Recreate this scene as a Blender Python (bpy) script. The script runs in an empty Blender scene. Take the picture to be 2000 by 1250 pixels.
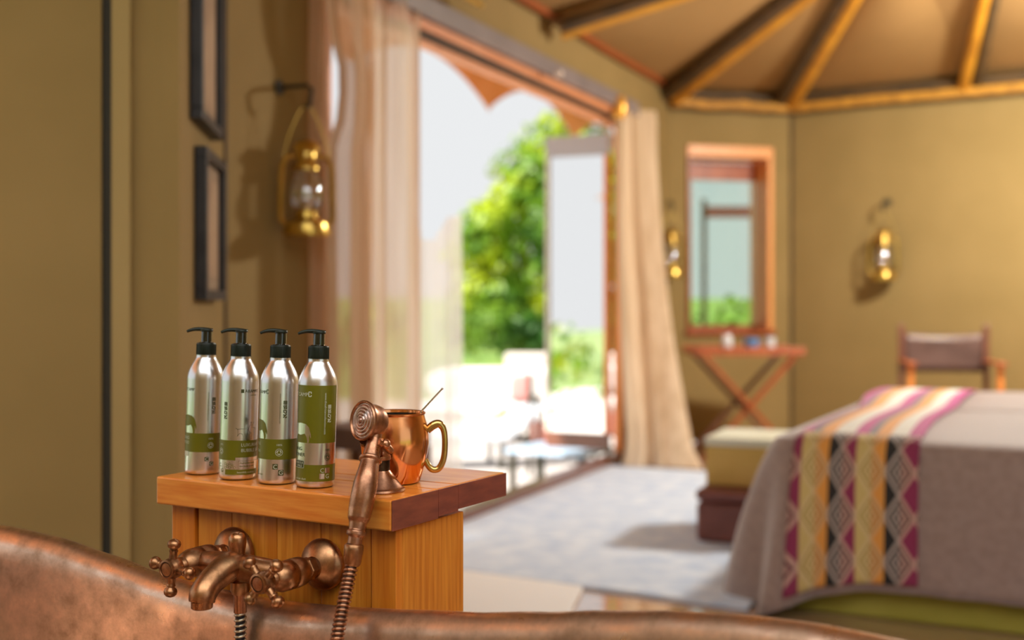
import bpy, bmesh, math, random
from mathutils import Vector, Matrix
random.seed(7)
R = math.radians
COL = bpy.context.scene.collection
SC = bpy.context.scene

# ------------------------------------------------------------------ camera, world, sun, exposure
F, HY = 2300.0, 590.0
cam_d = bpy.data.cameras.new('camera')
cam = bpy.data.objects.new('camera', cam_d); COL.objects.link(cam)
cam.location = (0, 0, 1.0); cam.rotation_euler = (R(90), 0, 0)
cam_d.sensor_width = 36.0; cam_d.lens = 36.0 * F / 2000.0
cam_d.shift_y = -(625.0 - HY) / 2000.0
cam_d.clip_start = 0.02; cam_d.clip_end = 300
cam_d.dof.use_dof = True; cam_d.dof.focus_distance = 1.58; cam_d.dof.aperture_fstop = 2.3
SC.camera = cam

world = bpy.data.worlds.new('sky'); SC.world = world; world.use_nodes = True
bg = world.node_tree.nodes['Background']
bg.inputs['Color'].default_value = (0.97, 0.985, 1.0, 1); bg.inputs['Strength'].default_value = 0.61

sun_d = bpy.data.lights.new('sun', 'SUN'); sun = bpy.data.objects.new('sun', sun_d); COL.objects.link(sun)
sun_d.energy = 8.5; sun_d.angle = R(1.5); sun_d.color = (1.0, 0.94, 0.84)
sdir = Vector((-0.60, -0.60, 0.95)).normalized()
sun.rotation_euler = sdir.to_track_quat('Z', 'Y').to_euler()

SC.view_settings.view_transform = 'Standard'
SC.view_settings.look = 'None'; SC.view_settings.gamma = 1.0
SC.view_settings.use_curve_mapping = False
SC.view_settings.exposure = 0.5
SC.cycles.max_bounces = 8
SC.cycles.transparent_max_bounces = 12
SC.cycles.sample_clamp_indirect = 6.0
SC.cycles.caustics_reflective = False
SC.cycles.caustics_refractive = False

def point_lamp(loc, energy, color, radius):
    d = bpy.data.lights.new('fill_light', 'POINT'); d.energy = energy; d.color = color; d.shadow_soft_size = radius
    o = bpy.data.objects.new('fill_light', d); COL.objects.link(o); o.location = loc
    return o

# ------------------------------------------------------------------ materials
def mat(name, c1, c2=None, rough=0.5, metal=0.0, scale=8.0, stretch=(1, 1, 1), rot=0.0, bump=0.0, coat=0.0,
        detail=4.0, lo=0.35, hi=0.65, rvar=0.0, sheen=0.0, trans=None, spec=None, c3=None, emit=None):
    m = bpy.data.materials.new(name); m.use_nodes = True
    nt = m.node_tree; N = nt.nodes; L = nt.links
    b = N['Principled BSDF']
    b.inputs['Roughness'].default_value = rough; b.inputs['Metallic'].default_value = metal
    b.inputs['Coat Weight'].default_value = coat
    if spec is not None: b.inputs['Specular IOR Level'].default_value = spec
    if sheen: b.inputs['Sheen Weight'].default_value = sheen
    c1 = tuple(c1) + (1,)
    b.inputs['Base Color'].default_value = c1
    tc = N.new('ShaderNodeTexCoord'); mp = N.new('ShaderNodeMapping')
    mp.inputs['Rotation'].default_value = (0, 0, rot)
    mp.inputs['Scale'].default_value = stretch
    L.new(tc.outputs['Object'], mp.inputs['Vector'])
    nz = N.new('ShaderNodeTexNoise'); nz.inputs['Scale'].default_value = scale; nz.inputs['Detail'].default_value = detail
    L.new(mp.outputs['Vector'], nz.inputs['Vector'])
    if c2 is not None:
        rp = N.new('ShaderNodeValToRGB'); rp.color_ramp.elements[0].position = lo; rp.color_ramp.elements[1].position = hi
        rp.color_ramp.elements[0].color = c1; rp.color_ramp.elements[1].color = tuple(c2) + (1,)
        if c3 is not None:
            e = rp.color_ramp.elements.new((lo + hi) / 2); e.color = tuple(c3) + (1,)
        L.new(nz.outputs['Fac'], rp.inputs['Fac']); L.new(rp.outputs['Color'], b.inputs['Base Color'])
    if rvar:
        mr = N.new('ShaderNodeMapRange'); mr.inputs['To Min'].default_value = max(0.02, rough - rvar); mr.inputs['To Max'].default_value = rough + rvar
        mr.inputs['From Min'].default_value = 0.3; mr.inputs['From Max'].default_value = 0.7
        L.new(nz.outputs['Fac'], mr.inputs['Value']); L.new(mr.outputs['Result'], b.inputs['Roughness'])
    if bump:
        bp = N.new('ShaderNodeBump'); bp.inputs['Strength'].default_value = bump; bp.inputs['Distance'].default_value = 0.002
        L.new(nz.outputs['Fac'], bp.inputs['Height']); L.new(bp.outputs['Normal'], b.inputs['Normal'])
    if trans:
        tr = N.new('ShaderNodeBsdfTranslucent'); tr.inputs['Color'].default_value = c1
        if c2 is not None: L.new(rp.outputs['Color'], tr.inputs['Color'])
        mx = N.new('ShaderNodeMixShader'); mx.inputs['Fac'].default_value = trans
        L.new(b.outputs['BSDF'], mx.inputs[1]); L.new(tr.outputs['BSDF'], mx.inputs[2])
        L.new(mx.outputs['Shader'], N['Material Output'].inputs['Surface'])
    return m

def see_through(name, base_mat, amount, tint=(1, 1, 1)):
    """cloth or glass whose open weave lets part of the view through"""
    m = base_mat; N = m.node_tree.nodes; L = m.node_tree.links
    out = N['Material Output']; src = out.inputs['Surface'].links[0].from_socket
    t = N.new('ShaderNodeBsdfTransparent'); t.inputs['Color'].default_value = tuple(tint) + (1,)
    mx = N.new('ShaderNodeMixShader'); mx.inputs['Fac'].default_value = amount
    L.new(src, mx.inputs[1]); L.new(t.outputs['BSDF'], mx.inputs[2]); L.new(mx.outputs['Shader'], out.inputs['Surface'])
    m.name = name
    return m

def glass_mat(name, reflect, tint=(1, 1, 1), gcol=(0.95, 0.97, 1.0), rough=0.02):
    m = bpy.data.materials.new(name); m.use_nodes = True; N = m.node_tree.nodes; L = m.node_tree.links
    N.remove(N['Principled BSDF'])
    g = N.new('ShaderNodeBsdfGlossy'); g.inputs['Roughness'].default_value = rough; g.inputs['Color'].default_value = tuple(gcol) + (1,)
    t = N.new('ShaderNodeBsdfTransparent'); t.inputs['Color'].default_value = tuple(tint) + (1,)
    lw = N.new('ShaderNodeLayerWeight'); lw.inputs['Blend'].default_value = 0.3
    mr = N.new('ShaderNodeMapRange'); mr.inputs['To Min'].default_value = reflect; mr.inputs['To Max'].default_value = min(1, reflect + 0.6)
    L.new(lw.outputs['Fresnel'], mr.inputs['Value'])
    mx = N.new('ShaderNodeMixShader'); L.new(mr.outputs['Result'], mx.inputs['Fac'])
    L.new(t.outputs['BSDF'], mx.inputs[1]); L.new(g.outputs['BSDF'], mx.inputs[2])
    L.new(mx.outputs['Shader'], N['Material Output'].inputs['Surface'])
    return m

wood_top = mat('slab_wood', (0.82, 0.21, 0.022), (0.98, 0.36, 0.055), rough=0.32, scale=5, stretch=(2.0, 22, 22), bump=0.12, coat=0.35, detail=6)
wood_dark = mat('slab_end_wood', (0.20, 0.045, 0.032), (0.32, 0.075, 0.045), rough=0.28, scale=6, stretch=(6, 3, 14), bump=0.1, coat=0.4, detail=6)
wood_panel = mat('cabinet_wood', (0.66, 0.19, 0.012), (0.85, 0.32, 0.035), rough=0.4, scale=6, stretch=(26, 26, 1.2), bump=0.18, coat=0.15, detail=7)
wood_stile = mat('stile_wood', (0.72, 0.19, 0.012), (0.88, 0.30, 0.03), rough=0.36, scale=6, stretch=(24, 24, 1.0), bump=0.1, coat=0.2, detail=6)
wood_red = mat('red_wood', (0.30, 0.065, 0.018), (0.46, 0.12, 0.03), rough=0.4, scale=6, stretch=(8, 8, 1), coat=0.2)
wood_orange = mat('orange_wood', (0.75, 0.22, 0.04), (0.88, 0.34, 0.08), rough=0.4, scale=6, stretch=(8, 8, 1))
wood_lit = mat('lit_orange_wood', (0.90, 0.36, 0.10), (0.95, 0.44, 0.15), rough=0.4, scale=6, stretch=(8, 8, 1))  # lightened wood: daylight on window head and right jamb is in the colour
wood_brown = mat('brown_wood', (0.13, 0.05, 0.03), (0.22, 0.08, 0.045), rough=0.35, scale=6, stretch=(2, 10, 10), coat=0.3)
pole_wood = mat('pole_wood', (0.42, 0.20, 0.03), (0.72, 0.36, 0.05), rough=0.5, scale=5, stretch=(3, 3, 3))
rafter_wood = mat('rafter_wood', (0.58, 0.25, 0.02), (0.80, 0.38, 0.03), rough=0.45, scale=3, stretch=(2, 2, 2))
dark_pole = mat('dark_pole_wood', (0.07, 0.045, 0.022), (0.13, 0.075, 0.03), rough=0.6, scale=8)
canvas_wall = mat('wall_canvas', (0.295, 0.202, 0.068), (0.33, 0.226, 0.080), rough=0.85, scale=2.2, detail=3, bump=0.1)
canvas_ceil = mat('ceiling_canvas', (0.37, 0.215, 0.072), (0.42, 0.245, 0.086), rough=0.9, scale=1.5)
fill_voile = mat('fill_panel_cloth', (0.86, 0.90, 0.95), rough=0.9, trans=0.85)  # cloth of the unseen roof panel added for fill light
canvas_awning = mat('awning_canvas', (0.74, 0.42, 0.22), (0.80, 0.48, 0.27), rough=0.8, scale=3, trans=0.35)
curtain_m = mat('curtain_cloth', (0.74, 0.54, 0.35), (0.86, 0.68, 0.50), rough=0.85, scale=3, stretch=(6, 6, 0.5), trans=0.55)
curtain_m = see_through('beige_voile', curtain_m, 0.18)
curtain_t = see_through('thin_beige_voile', mat('thin_cloth', (0.72, 0.56, 0.42), (0.84, 0.70, 0.58), rough=0.85, scale=3, stretch=(6, 6, 0.5), trans=0.6), 0.2)
curtain_r = mat('pale_curtain_cloth', (0.70, 0.52, 0.33), (0.86, 0.68, 0.48), rough=0.85, scale=3, stretch=(6, 6, 0.5), trans=0.2, sheen=0.3)
sheer_m = see_through('sheer_voile', mat('sheer', (0.93, 0.88, 0.84), (0.96, 0.93, 0.9), rough=0.9, scale=4, stretch=(8, 8, 0.3), trans=0.5), 0.28)
grey_metal = mat('track_grey', (0.20, 0.17, 0.17), (0.25, 0.21, 0.21), rough=0.4, scale=4)
beam_pink = mat('header_wood', (0.66, 0.25, 0.10), (0.74, 0.32, 0.15), rough=0.5, scale=4, stretch=(3, 3, 10))
rubber = mat('dark_seal', (0.03, 0.028, 0.02), rough=0.7)
jamb_m = mat('jamb_canvas', (0.37, 0.265, 0.10), (0.40, 0.29, 0.115), rough=0.8, scale=3)
black_frame = mat('black_frame', (0.012, 0.013, 0.018), (0.03, 0.032, 0.04), rough=0.45, scale=10)
picture_m = mat('sepia_print', (0.36, 0.24, 0.15), (0.52, 0.37, 0.24), rough=0.6, scale=7, stretch=(1, 1, 0.6), lo=0.4, hi=0.6)
mount_m = mat('mount_board', (0.36, 0.26, 0.17), rough=0.7)
pane_m = glass_mat('clear_glass', 0.04)
mirror_pane = glass_mat('reflecting_glass', 0.95, tint=(0.9, 0.92, 0.9), gcol=(1, 1, 1))
window_pane = glass_mat('greenish_glass', 0.10, tint=(0.86, 0.96, 0.90))
brass = mat('brass', (0.60, 0.40, 0.08), (0.75, 0.52, 0.14), rough=0.28, metal=1.0, scale=20)
lamp_glass = glass_mat('lantern_glass', 0.25, tint=(0.93, 0.93, 0.92))
iron = mat('dark_iron', (0.04, 0.035, 0.02), rough=0.6)
floor_m = mat('polished_floorboards', (0.42, 0.26, 0.16), (0.52, 0.33, 0.21), rough=0.12, scale=3, stretch=(1, 12, 1), coat=1.0)
rug_m = mat('blue_grey_rug', (0.46, 0.60, 0.82), (0.76, 0.86, 0.98), rough=0.95, scale=9, detail=9, lo=0.3, hi=0.7, bump=0.6, sheen=0.3)
deck_m = mat('pale_deck', (0.50, 0.465, 0.455), (0.60, 0.57, 0.55), rough=0.6, scale=3)
grass_m = mat('lawn', (0.08, 0.17, 0.02), (0.19, 0.27, 0.04), rough=0.9, scale=0.8)
leaf_m = mat('leaf', (0.05, 0.15, 0.008), (0.42, 0.52, 0.01), rough=0.5, scale=1.3, trans=0.4, lo=0.38, hi=0.62, c3=(0.14, 0.29, 0.01))
leaf_dark = mat('deep_green_leaf', (0.03, 0.12, 0.01), (0.20, 0.34, 0.02), rough=0.5, scale=1.1, trans=0.4)
bark = mat('bark', (0.12, 0.08, 0.05), (0.2, 0.14, 0.09), rough=0.9, scale=10)
coverlet_m = mat('taupe_linen', (0.31, 0.225, 0.20), (0.37, 0.275, 0.245), rough=0.75, scale=40, sheen=0.9, bump=0.15)
valance_m = mat('olive_valance', (0.36, 0.32, 0.04), (0.42, 0.37, 0.06), rough=0.8, scale=5)
leather_red = mat('oxblood_leather', (0.17, 0.055, 0.045), (0.22, 0.075, 0.06), rough=0.45, scale=12, bump=0.1)
leather_brown = mat('brown_leather', (0.10, 0.055, 0.045), (0.15, 0.085, 0.07), rough=0.4, scale=8)
yellow_box = mat('ochre_canvas', (0.62, 0.42, 0.10), (0.70, 0.48, 0.14), rough=0.6, scale=6)
cream_lid = mat('cream_lid', (0.72, 0.74, 0.58), (0.80, 0.82, 0.68), rough=0.45, scale=6)
white_cushion = mat('white_cushion', (0.62, 0.59, 0.60), (0.72, 0.70, 0.70), rough=0.9, scale=4)
red_cushion = mat('faded_red_cushion', (0.62, 0.25, 0.24), rough=0.9)
blue_top = mat('blue_grey_top', (0.30, 0.45, 0.62), (0.4, 0.54, 0.7), rough=0.4, scale=5)
terracotta = mat('terracotta', (0.55, 0.3, 0.12), rough=0.8)
steel = mat('steel', (0.55, 0.54, 0.52), rough=0.22, metal=1.0)
blue_glass = mat('blue_ceramic', (0.15, 0.35, 0.7), rough=0.15, coat=1)
white_cer = mat('white_ceramic', (0.75, 0.78, 0.8), rough=0.2, coat=1)

def copper_mat(name, base, dark, patina=None, rough=0.3, scale=14, bump=0.25, amount=0.5, ps=6.0):
    m = bpy.data.materials.new(name); m.use_nodes = True; N = m.node_tree.nodes; L = m.node_tree.links
    b = N['Principled BSDF']; b.inputs['Metallic'].default_value = 1.0
    tc = N.new('ShaderNodeTexCoord')
    n1 = N.new('ShaderNodeTexNoise'); n1.inputs['Scale'].default_value = scale; n1.inputs['Detail'].default_value = 8; n1.inputs['Roughness'].default_value = 0.65
    n2 = N.new('ShaderNodeTexNoise'); n2.inputs['Scale'].default_value = ps; n2.inputs['Detail'].default_value = 6
    L.new(tc.outputs['Object'], n1.inputs['Vector']); L.new(tc.outputs['Object'], n2.inputs['Vector'])
    r = N.new('ShaderNodeValToRGB'); r.color_ramp.elements[0].position = 0.34; r.color_ramp.elements[1].position = 0.62
    r.color_ramp.elements[0].color = tuple(dark) + (1,); r.color_ramp.elements[1].color = tuple(base) + (1,)
    L.new(n1.outputs['Fac'], r.inputs['Fac']); col = r.outputs['Color']
    if patina:
        r2 = N.new('ShaderNodeValToRGB'); r2.color_ramp.elements[0].position = 0.58; r2.color_ramp.elements[1].position = 0.74
        r2.color_ramp.elements[0].color = (0, 0, 0, 1); r2.color_ramp.elements[1].color = (amount,) * 3 + (1,)
        L.new(n2.outputs['Fac'], r2.inputs['Fac'])
        mx = N.new('ShaderNodeMix'); mx.data_type = 'RGBA'
        L.new(r2.outputs['Color'], mx.inputs[0]); L.new(col, mx.inputs[6]); mx.inputs[7].default_value = tuple(patina) + (1,)
        col = mx.outputs[2]
    L.new(col, b.inputs['Base Color'])
    mr = N.new('ShaderNodeMapRange'); mr.inputs['From Min'].default_value = 0.3; mr.inputs['From Max'].default_value = 0.7
    mr.inputs['To Min'].default_value = rough + 0.14; mr.inputs['To Max'].default_value = max(0.03, rough - 0.1)
    L.new(n1.outputs['Fac'], mr.inputs['Value']); L.new(mr.outputs['Result'], b.inputs['Roughness'])
    if bump:
        bp = N.new('ShaderNodeBump'); bp.inputs['Strength'].default_value = bump; bp.inputs['Distance'].default_value = 0.001
        L.new(n1.outputs['Fac'], bp.inputs['Height']); L.new(bp.outputs['Normal'], b.inputs['Normal'])
    return m
cop_tub = copper_mat('tub_copper', (0.86, 0.60, 0.45), (0.40, 0.265, 0.175), patina=(0.36, 0.34, 0.23), rough=0.33, scale=16, bump=0.7, amount=0.6, ps=5)
cop_tap = copper_mat('aged_copper', (0.50, 0.255, 0.125), (0.21, 0.105, 0.05), patina=(0.16, 0.15, 0.08), rough=0.33, scale=38, bump=0.1, amount=0.7, ps=22)
cop_hand = copper_mat('shower_copper', (0.56, 0.285, 0.165), (0.28, 0.135, 0.08), rough=0.31, scale=60, bump=0.06)
cop_face = copper_mat('shower_face_copper', (0.60, 0.38, 0.30), (0.30, 0.17, 0.13), patina=(0.35, 0.45, 0.5), rough=0.3, scale=120, bump=0.4, amount=0.6, ps=60)
cop_dark = copper_mat('blackened_copper', (0.10, 0.055, 0.035), (0.04, 0.025, 0.02), rough=0.35, scale=60, bump=0.1)
cop_mug = copper_mat('polished_copper', (0.93, 0.43, 0.19), (0.88, 0.38, 0.15), rough=0.15, scale=9, bump=0.0)
brass_mug = mat('mug_brass', (0.50, 0.36, 0.12), (0.62, 0.45, 0.16), rough=0.22, metal=1.0, scale=30)
hose_light = mat('hose_steel', (0.62, 0.56, 0.42), rough=0.3, metal=0.9)
hose_dark = mat('hose_black', (0.02, 0.02, 0.025), rough=0.35)
alu = mat('brushed_aluminium', (0.74, 0.75, 0.78), rough=0.27, metal=1.0)
olive_ink = mat('olive_print', (0.15, 0.138, 0.002), rough=0.4, coat=0.08)
olive_dark = mat('dark_olive_print', (0.055, 0.06, 0.01), rough=0.4)
cream_ink = mat('cream_print', (0.62, 0.64, 0.50), rough=0.4)
pump_m = mat('black_pump_plastic', (0.008, 0.014, 0.009), (0.012, 0.02, 0.013), rough=0.38, scale=60, spec=.35)
pump_gloss = mat('glossy_pump_stem', (0.008, 0.012, 0.008), rough=0.08, coat=1.0)

# ------------------------------------------------------------------ mesh helpers
class MB:
    def __init__(s, off=(0, 0, 0)): s.v = []; s.f = []; s.off = Vector(off)
    def add(s, vs, fs):
        b = len(s.v); s.v += [Vector(p) for p in vs]; s.f += [[b + i for i in q] for q in fs]; return s
    def box(s, c, size, M=None):
        x, y, z = [k / 2 for k in size]; c = Vector(c)
        vs = [Vector((i * x, j * y, k * z)) for k in (-1, 1) for j in (-1, 1) for i in (-1, 1)]
        if M is not None: vs = [M @ p for p in vs]
        return s.add([p + c for p in vs], [[0, 2, 3, 1], [4, 5, 7, 6], [0, 1, 5, 4], [2, 6, 7, 3], [0, 4, 6, 2], [1, 3, 7, 5]])
    def bx(s, x0, x1, y0, y1, z0, z1): return s.box(((x0 + x1) / 2, (y0 + y1) / 2, (z0 + z1) / 2), (x1 - x0, y1 - y0, z1 - z0))
    def bar(s, a, b, w, h=None):
        a = Vector(a); b = Vector(b); h = h or w; d = b - a
        q = d.to_track_quat('Z', 'Y' if abs(d.normalized().z) < 0.95 else 'X').to_matrix()
        return s.box((a + b) / 2, (w, h, d.length), q)
    def tube(s, path, rad, seg=14, caps=True):
        path = [Vector(p) for p in path]; n = len(path)
        if not hasattr(rad, '__len__'): rad = [rad] * n
        vs = []; prev = None
        for i, p in enumerate(path):
            t = (path[min(i + 1, n - 1)] - path[max(i - 1, 0)]).normalized()
            if prev is None:
                a = Vector((0, 0, 1)) if abs(t.z) < 0.9 else Vector((1, 0, 0)); nrm = (a - t * a.dot(t)).normalized()
            else: nrm = (prev - t * prev.dot(t)).normalized()
            prev = nrm; bn = t.cross(nrm)
            for k in range(seg):
                an = 2 * math.pi * k / seg; vs.append(p + (nrm * math.cos(an) + bn * math.sin(an)) * rad[i])
        fs = [[i * seg + k, i * seg + (k + 1) % seg, (i + 1) * seg + (k + 1) % seg, (i + 1) * seg + k] for i in range(n - 1) for k in range(seg)]
        if caps: fs += [list(range(seg))[::-1], [(n - 1) * seg + k for k in range(seg)]]
        return s.add(vs, fs)
    def lathe(s, prof, seg=32, org=(0, 0, 0), axis=(0, 0, 1), cap0=True, cap1=True):
        q = Vector(axis).normalized().to_track_quat('Z', 'Y').to_matrix() if tuple(axis) != (0, 0, 1) else Matrix.Identity(3)
        o = Vector(org); vs = []
        for r, z in prof:
            for k in range(seg):
                an = 2 * math.pi * k / seg; vs.append(o + q @ Vector((r * math.cos(an), r * math.sin(an), z)))
        n = len(prof)
        fs = [[i * seg + k, i * seg + (k + 1) % seg, (i + 1) * seg + (k + 1) % seg, (i + 1) * seg + k] for i in range(n - 1) for k in range(seg)]
        if cap0: fs.append(list(range(seg))[::-1])
        if cap1: fs.append([(n - 1) * seg + k for k in range(seg)])
        return s.add(vs, fs)
    def ball(s, c, r, seg=16, rings=10, sc=(1, 1, 1)):
        c = Vector(c); vs = [c + Vector((0, 0, -r * sc[2]))]
        for i in range(1, rings):
            ph = -math.pi / 2 + math.pi * i / rings
            for k in range(seg):
                an = 2 * math.pi * k / seg
                vs.append(c + Vector((r * sc[0] * math.cos(ph) * math.cos(an), r * sc[1] * math.cos(ph) * math.sin(an), r * sc[2] * math.sin(ph))))
        vs.append(c + Vector((0, 0, r * sc[2]))); m = len(vs) - 1
        fs = [[0, 1 + (k + 1) % seg, 1 + k] for k in range(seg)]
        fs += [[1 + i * seg + k, 1 + i * seg + (k + 1) % seg, 1 + (i + 1) * seg + (k + 1) % seg, 1 + (i + 1) * seg + k] for i in range(rings - 2) for k in range(seg)]
        fs += [[m, 1 + (rings - 2) * seg + k, 1 + (rings - 2) * seg + (k + 1) % seg] for k in range(seg)]
        return s.add(vs, fs)
    def grid(s, fn, nu, nv, close_u=False):
        mu = nu if close_u else nu + 1
        vs = [fn(i / nu, j / nv) for j in range(nv + 1) for i in range(mu)]
        fs = []
        for j in range(nv):
            for i in range(nu):
                a = j * mu + i; b = j * mu + (i + 1) % mu
                fs.append([a, b, b + mu, a + mu])
        return s.add(vs, fs)
    def prism(s, poly, z0, z1):
        n = len(poly)
        return s.add([(p[0], p[1], z0) for p in poly] + [(p[0], p[1], z1) for p in poly],
                     [list(range(n))[::-1], list(range(n, 2 * n))] + [[i, (i + 1) % n, n + (i + 1) % n, n + i] for i in range(n)])
    def build(s, name, m, parent=None, smooth=False, bevel=0.0, sub=0, label=None, seg=2, angle=40):
        me = bpy.data.meshes.new(name)
        me.from_pydata([tuple(p - s.off) for p in s.v], [], s.f)
        bm = bmesh.new(); bm.from_mesh(me); bmesh.ops.recalc_face_normals(bm, faces=bm.faces); bm.to_mesh(me); bm.free()
        me.materials.append(m)
        o = bpy.data.objects.new(name, me); COL.objects.link(o)
        if smooth:
            me.shade_smooth()
            me.set_sharp_from_angle(angle=R(angle))
        if bevel:
            b = o.modifiers.new('bevel', 'BEVEL'); b.width = bevel; b.segments = seg; b.limit_method = 'ANGLE'; b.angle_limit = R(40)
        if sub:
            b = o.modifiers.new('sub', 'SUBSURF'); b.levels = sub; b.render_levels = sub
        if parent is not None: o.parent = parent
        else: o.location = s.off
        if label: o['label'] = label
        return o

def tag(o, label=None, cat=None, group=None, kind=None):
    if label: o['label'] = label
    if cat: o['category'] = cat
    if group: o['group'] = group
    if kind: o['kind'] = kind
    return o
def thing(name, label, cat, loc=(0, 0, 0), rz=0.0, group=None, kind=None):
    o = bpy.data.objects.new(name, None); COL.objects.link(o); o.location = loc; o.rotation_euler = (0, 0, rz)
    o.empty_display_size = 0.1
    return tag(o, label, cat, group, kind)
def copy_tree(o, parent=None):
    c = o.copy(); COL.objects.link(c); c.parent = parent
    for ch in list(o.children): copy_tree(ch, c)
    return c
def struct(o, label=None):
    o['kind'] = 'structure'
    if label: o['label'] = label
    return o

def smoothpath(pts, n=8):
    """Catmull-Rom through points (tuples of any length)"""
    out = []; P = [pts[0]] + list(pts) + [pts[-1]]
    for i in range(1, len(P) - 2):
        for k in range(n):
            t = k / n; a, b, c, d = P[i - 1], P[i], P[i + 1], P[i + 2]
            out.append(tuple(0.5 * ((2 * b[j]) + (-a[j] + c[j]) * t + (2 * a[j] - 5 * b[j] + 4 * c[j] - d[j]) * t * t + (-a[j] + 3 * b[j] - 3 * c[j] + d[j]) * t ** 3) for j in range(len(b))))
    out.append(tuple(pts[-1])); return out
def lerp_tab(tab, x):
    if x <= tab[0][0]: return tab[0][1]
    for (a, va), (b, vb) in zip(tab, tab[1:]):
        if x <= b:
            t = (x - a) / (b - a); t = t * t * (3 - 2 * t) * 0.35 + t * 0.65
            return va + (vb - va) * t
    return tab[-1][1]

# ------------------------------------------------------------------ frames of the place
CX, CY = -0.153, 1.5                      # front right corner of the washstand top
UX, UY, VX, VY = 0.866, -0.5, 0.5, 0.866
def local_at(px, py, v):
    """point of the washstand frame seen at px,py and lying v behind its front edge"""
    k = (px - 1000) / F
    # (CX + UX x + VX v) = k (CY + UY x + VY v)
    x = (k * (CY + VY * v) - CX - VX * v) / (UX - k * UY)
    Y = CY + UY * x + VY * v
    return Vector((x, v, 1.0 - (py - HY) / F * Y))
DX, DY = 0.4027, 0.9153
def D(t, n, h=0.0): return Vector((0.64 + DX * t - DY * n, 7.30 + DY * t + DX * n, h))
RZD = math.atan2(DY, DX)
C1 = D(1.19, 0); C2 = Vector((2.05, 8.63, 0)); f2 = Vector((0.832, -0.555, 0))
C3 = Vector((3.06, 7.96, 0)); C4 = C2 + f2 * 4.7
EAVE = 2.5
Kc = D(-3.87, 0); Jc = Vector((-0.814, 2.88, 0))

# ------------------------------------------------------------------ structure
def wall(name, p0, p1, h0, h1, th=0.05, m=canvas_wall, side=1, hole=None):
    p0 = Vector((p0[0], p0[1], 0)); p1 = Vector((p1[0], p1[1], 0)); L = (p1 - p0).length
    rz = math.atan2(p1.y - p0.y, p1.x - p0.x)
    b = MB(); ya, yb = (0, th) if side > 0 else (-th, 0)
    if hole is None: b.bx(0, L, ya, yb, h0, h1)
    else:
        s0, s1, z0, z1 = hole
        b.bx(0, s0, ya, yb, h0, h1); b.bx(s1, L, ya, yb, h0, h1); b.bx(s0, s1, ya, yb, z1, h1)
        if z0 > h0: b.bx(s0, s1, ya, yb, h0, z0)
    o = b.build(name, m); o.location = p0; o.rotation_euler = (0, 0, rz)
    return struct(o)

T0, T1 = -3.30, 0.13                      # door opening along the door wall
HEAD = 2.118
# wall_front holds the wide doorway: stub, strip above the doors, stub
wall('wall_front', Kc, C1, 0, EAVE, 0.045, hole=(T0 + 3.87, T1 + 3.87, 0.0, HEAD + 0.0))
wl_ = (C2 - C1).length
wall('wall_window', C1, C2, 0, EAVE, 0.06, hole=(0.15, 0.80, 0.77, 2.10))
wall('wall_right', C2, C4, 0, EAVE, 0.06)
C5 = Vector((C4.x, -1.2, 0))
wall('wall_side', C4, C5, 0, EAVE, 0.06)
# the bath alcove: short return, facing wall, side wall
wall('wall_return', Jc, Kc, 0, EAVE, 0.04)
Jl = Vector((-0.972, 2.87, 0))
wall('wall_alcove', Jl, Jc, 0, EAVE, 0.04)
Ml = Vector((-1.75, 2.80, 0))
wall('wall_bath', Ml, Vector((-0.998, 2.86, 0)), 0, EAVE, 0.04)
tr = MB(); tr.box((-0.985, 2.885, 1.25), (0.028, 0.03, 2.5)); struct(tr.build('trim_1', rubber))
tr = MB(); tr.box((-0.948, 2.862, 1.25), (0.045, 0.016, 2.5)); struct(tr.build('trim_2', jamb_m))
wall('wall_left', Vector((-1.75, -1.2, 0)), Ml, 0, EAVE, 0.05, side=1, hole=(2.0, 3.9, 0.15, 2.0))
wall('wall_back', Vector((6.0, -1.2, 0)), Vector((-1.75, -1.2, 0)), 0, EAVE, 0.05, hole=(1.2, 4.9, 0.1, 2.3))
tr = MB(); tr.tube([Kc + Vector((0.006, -0.006, 0)), Kc + Vector((0.006, -0.006, EAVE))], 0.006, 8); struct(tr.build('trim_3', dark_pole))
tr = MB(); tr.tube([C2 + Vector((-0.004, -0.01, 0)), C2 + Vector((-0.004, -0.01, EAVE))], 0.010, 8); struct(tr.build('trim_4', dark_pole))

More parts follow.
